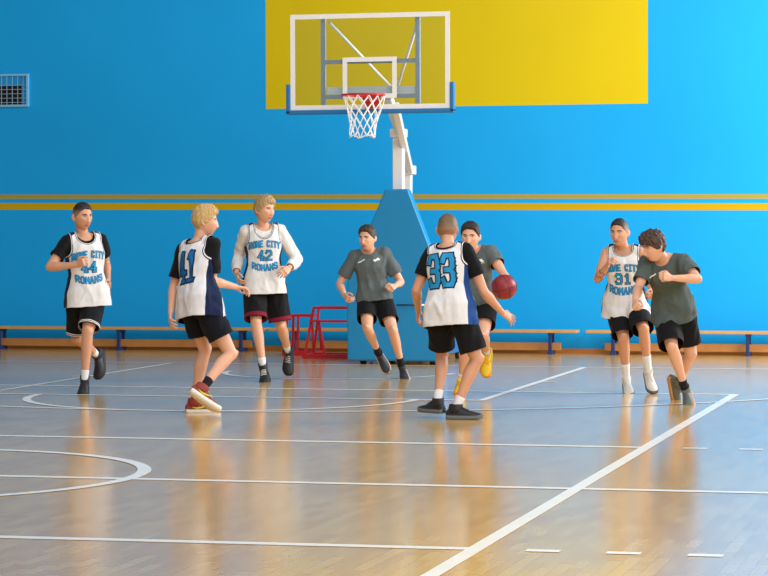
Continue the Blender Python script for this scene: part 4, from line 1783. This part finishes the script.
# the ball in his left hand
hand = B.wri['L'] + B.hd['L'] * 0.07
r_, tw_ = axes_at(hand)
d_ = ray(504.3, 287)
BR = 0.119
tt = np.dot(hand - CAM, d_) + 0.02
while np.linalg.norm(B.vw - (CAM + d_ * tt), axis=1).min() < BR + 0.001:
    tt -= 0.004
bc = CAM + d_ * tt
ball = Acc()
ball.ellipsoid((0, 0, 0), np.eye(3), (BR, BR, BR), 48, 32)
bo = ball.build('basketball', simple('maroon_leather', srgb(136, 30, 44), 0.42, 0.06, 220.0, 0.25))
bo.location = bc
BASE[bo.name] = Vector(bc)
tag(bo, 'dark red basketball held against the hand of the grey-shirted dribbler', 'ball')
am = Acc()
ri = BR + 0.0004
Q = np.array([[0.8, 0.5, 0.33], [-0.55, 0.83, 0.1], [-0.22, -0.26, 0.94]])
Q = np.linalg.qr(Q.T)[0].T
for ax in ((0, 1), (1, 2)):
    am.tube([bc + ri * (cos(a_) * Q[ax[0]] + sin(a_) * Q[ax[1]]) for a_ in np.arange(64) * 2 * pi / 64], 0.0022, 6, closed=True)
for sg in (-1, 1):
    pts = []
    for a_ in np.arange(64) * 2 * pi / 64:
        v_ = unit(Q[0] * sg * (0.75 + 0.12 * cos(2 * a_)) + Q[1] * cos(a_) * 0.62 + Q[2] * sin(a_) * 0.75)
        pts.append(bc + ri * v_)
    am.tube(pts, 0.0022, 6, closed=True)
am.build('seams', SO_BLACK, bo)

# 7: number 31
s = dict(name='p31', fwd=0.05, stub=0.42, H=1.78, seed=7, skin=SKIN_B, hair=FADE, hair_mat=H_BLACK, brow=BR_DARK,
         label='bare-armed player in white jersey 31 with white shoes, hand raised by his chest',
         sup='R', sup_ankle=(626.5, 380, 0.12), kneeR=((623.5, 338), 'n'), pel=((625, 301), 'f'), pel_yaw=-5, kneeL=((643.5, 329), 'n'),
         ankL=((648.5, 372), 'f'), neck=((624, 249), 'n'), chest_yaw=-8, chest_roll=0, head=((619.5, 232), 'n'), head_rot=(-22, 4, 0),
         elbR=((597.5, 279), 'n'), wriR=((607, 266), 'n'), tipR=((612, 255), 'n'), elbL=((649, 280), 'f'), wriL=((652, 292), 'n'), tipL=((652, 300), 'n'),
         footR=('free', (629, 394), 'n'), footL=('free', (653, 390), 'n'),
         handR=dict(FIST, palm=(1, 0.3, 0), curl=55), handL=dict(FIST, palm=(-1, 0, 0)))
B = player(s)
j, bv = make_jersey(s, B, JERSEY, -0.26, (0.015, 8, 4), seed=18, scoop=.10)
decorate(B, bv, j, '31', True, (0.056, 0.092, 0.028), 0.48, ROME, NUM_BLUE, NUM_DARK, 0.016)
make_shorts(s, B, DARK_SH, (0.95, 0.90), (0.013, 8, 3), 0.058, 0.058, seed=19)
shoes(B, SH_WHITE, SO_GREY, SO_WHITE, SOCK_W, 0.17)

# ink on his right forearm
ink = Acc()
rnd = random.Random(5)
dd = unit(B.wri['R'] - B.elb['R'])
u1 = perp(dd)
u2 = np.cross(dd, u1)
for q in np.linspace(-0.05, 0.62, 13):
    a0 = rnd.uniform(0, 2 * pi)
    pts = []
    for i in range(9):
        an = a0 + i * 0.28
        p_ = B.elb['R'] + dd * (q * 0.27 + 0.012 * sin(i * 1.1 + a0)) + 0.06 * (cos(an) * u1 + sin(an) * u2)
        pts.append(np.array(B.bvh.find_nearest(Vector(p_))[0]))
    ink.tube(pts, 0.0032, 6)
ink.build('tattoo', simple('tattoo_ink', srgb(74, 64, 66), 0.6), B.obj)

# 8: grey tee sprinting in front
s = dict(name='p_sprint', fwd=0.03, stub=0.40, H=1.78, seed=8, skin=SKIN_A, hair=TOUSLED, hair_mat=H_BROWN, brow=BR_DARK,
         label='tousled brown-haired player in dark grey tee leaning into a sprint, nearest the sideline corner',
         sup='R', sup_ankle=(685.5, 390, 0.13), kneeR=((672, 347), 'n'), pel=((674, 309), 'f'), pel_yaw=-20, kneeL=((691, 354), 'f'),
         ankL=((679, 384), 'f'), neck=((664, 258), 'n'), chest_yaw=-24, chest_roll=3, head=((654, 246), 'n'), head_rot=(-62, 16, 0),
         elbR=((638, 289), 'n'), wriR=((635, 301), 'n'), tipR=((635, 310), 'n'), elbL=((698, 279), 'n'), wriL=((672, 278), 'n'), tipL=((656, 275), 'n'),
         footR=('free', (689, 409), 'n'), footL=('free', (677, 399), 'f'),
         handR=dict(FIST, palm=(0.5, -1, 0)), handL=dict(FIST, palm=(0, -1, -0.3)))
B = player(s)
j, bv = make_shirt(s, B, 'shirt', GREY_G, 0.017, -0.13, 0.72, (0.018, 7, 4), 20, sleeve_r=.040, flare=0.05)
print_strokes(B, bv, [[(-0.10, 0.0), (-0.075, 0.006), (-0.05, 0.020)]], 0.012, 0.002, 'chest_mark', MARK_W, j, True, 0.78)
make_shorts(s, B, BLACK_F, (0.74, 0.92), (0.013, 8, 3), 0.060, 0.062, seed=21)
shoes(B, SH_OLIVE, SO_TAN, SO_GREY, SOCK_K, 0.10)
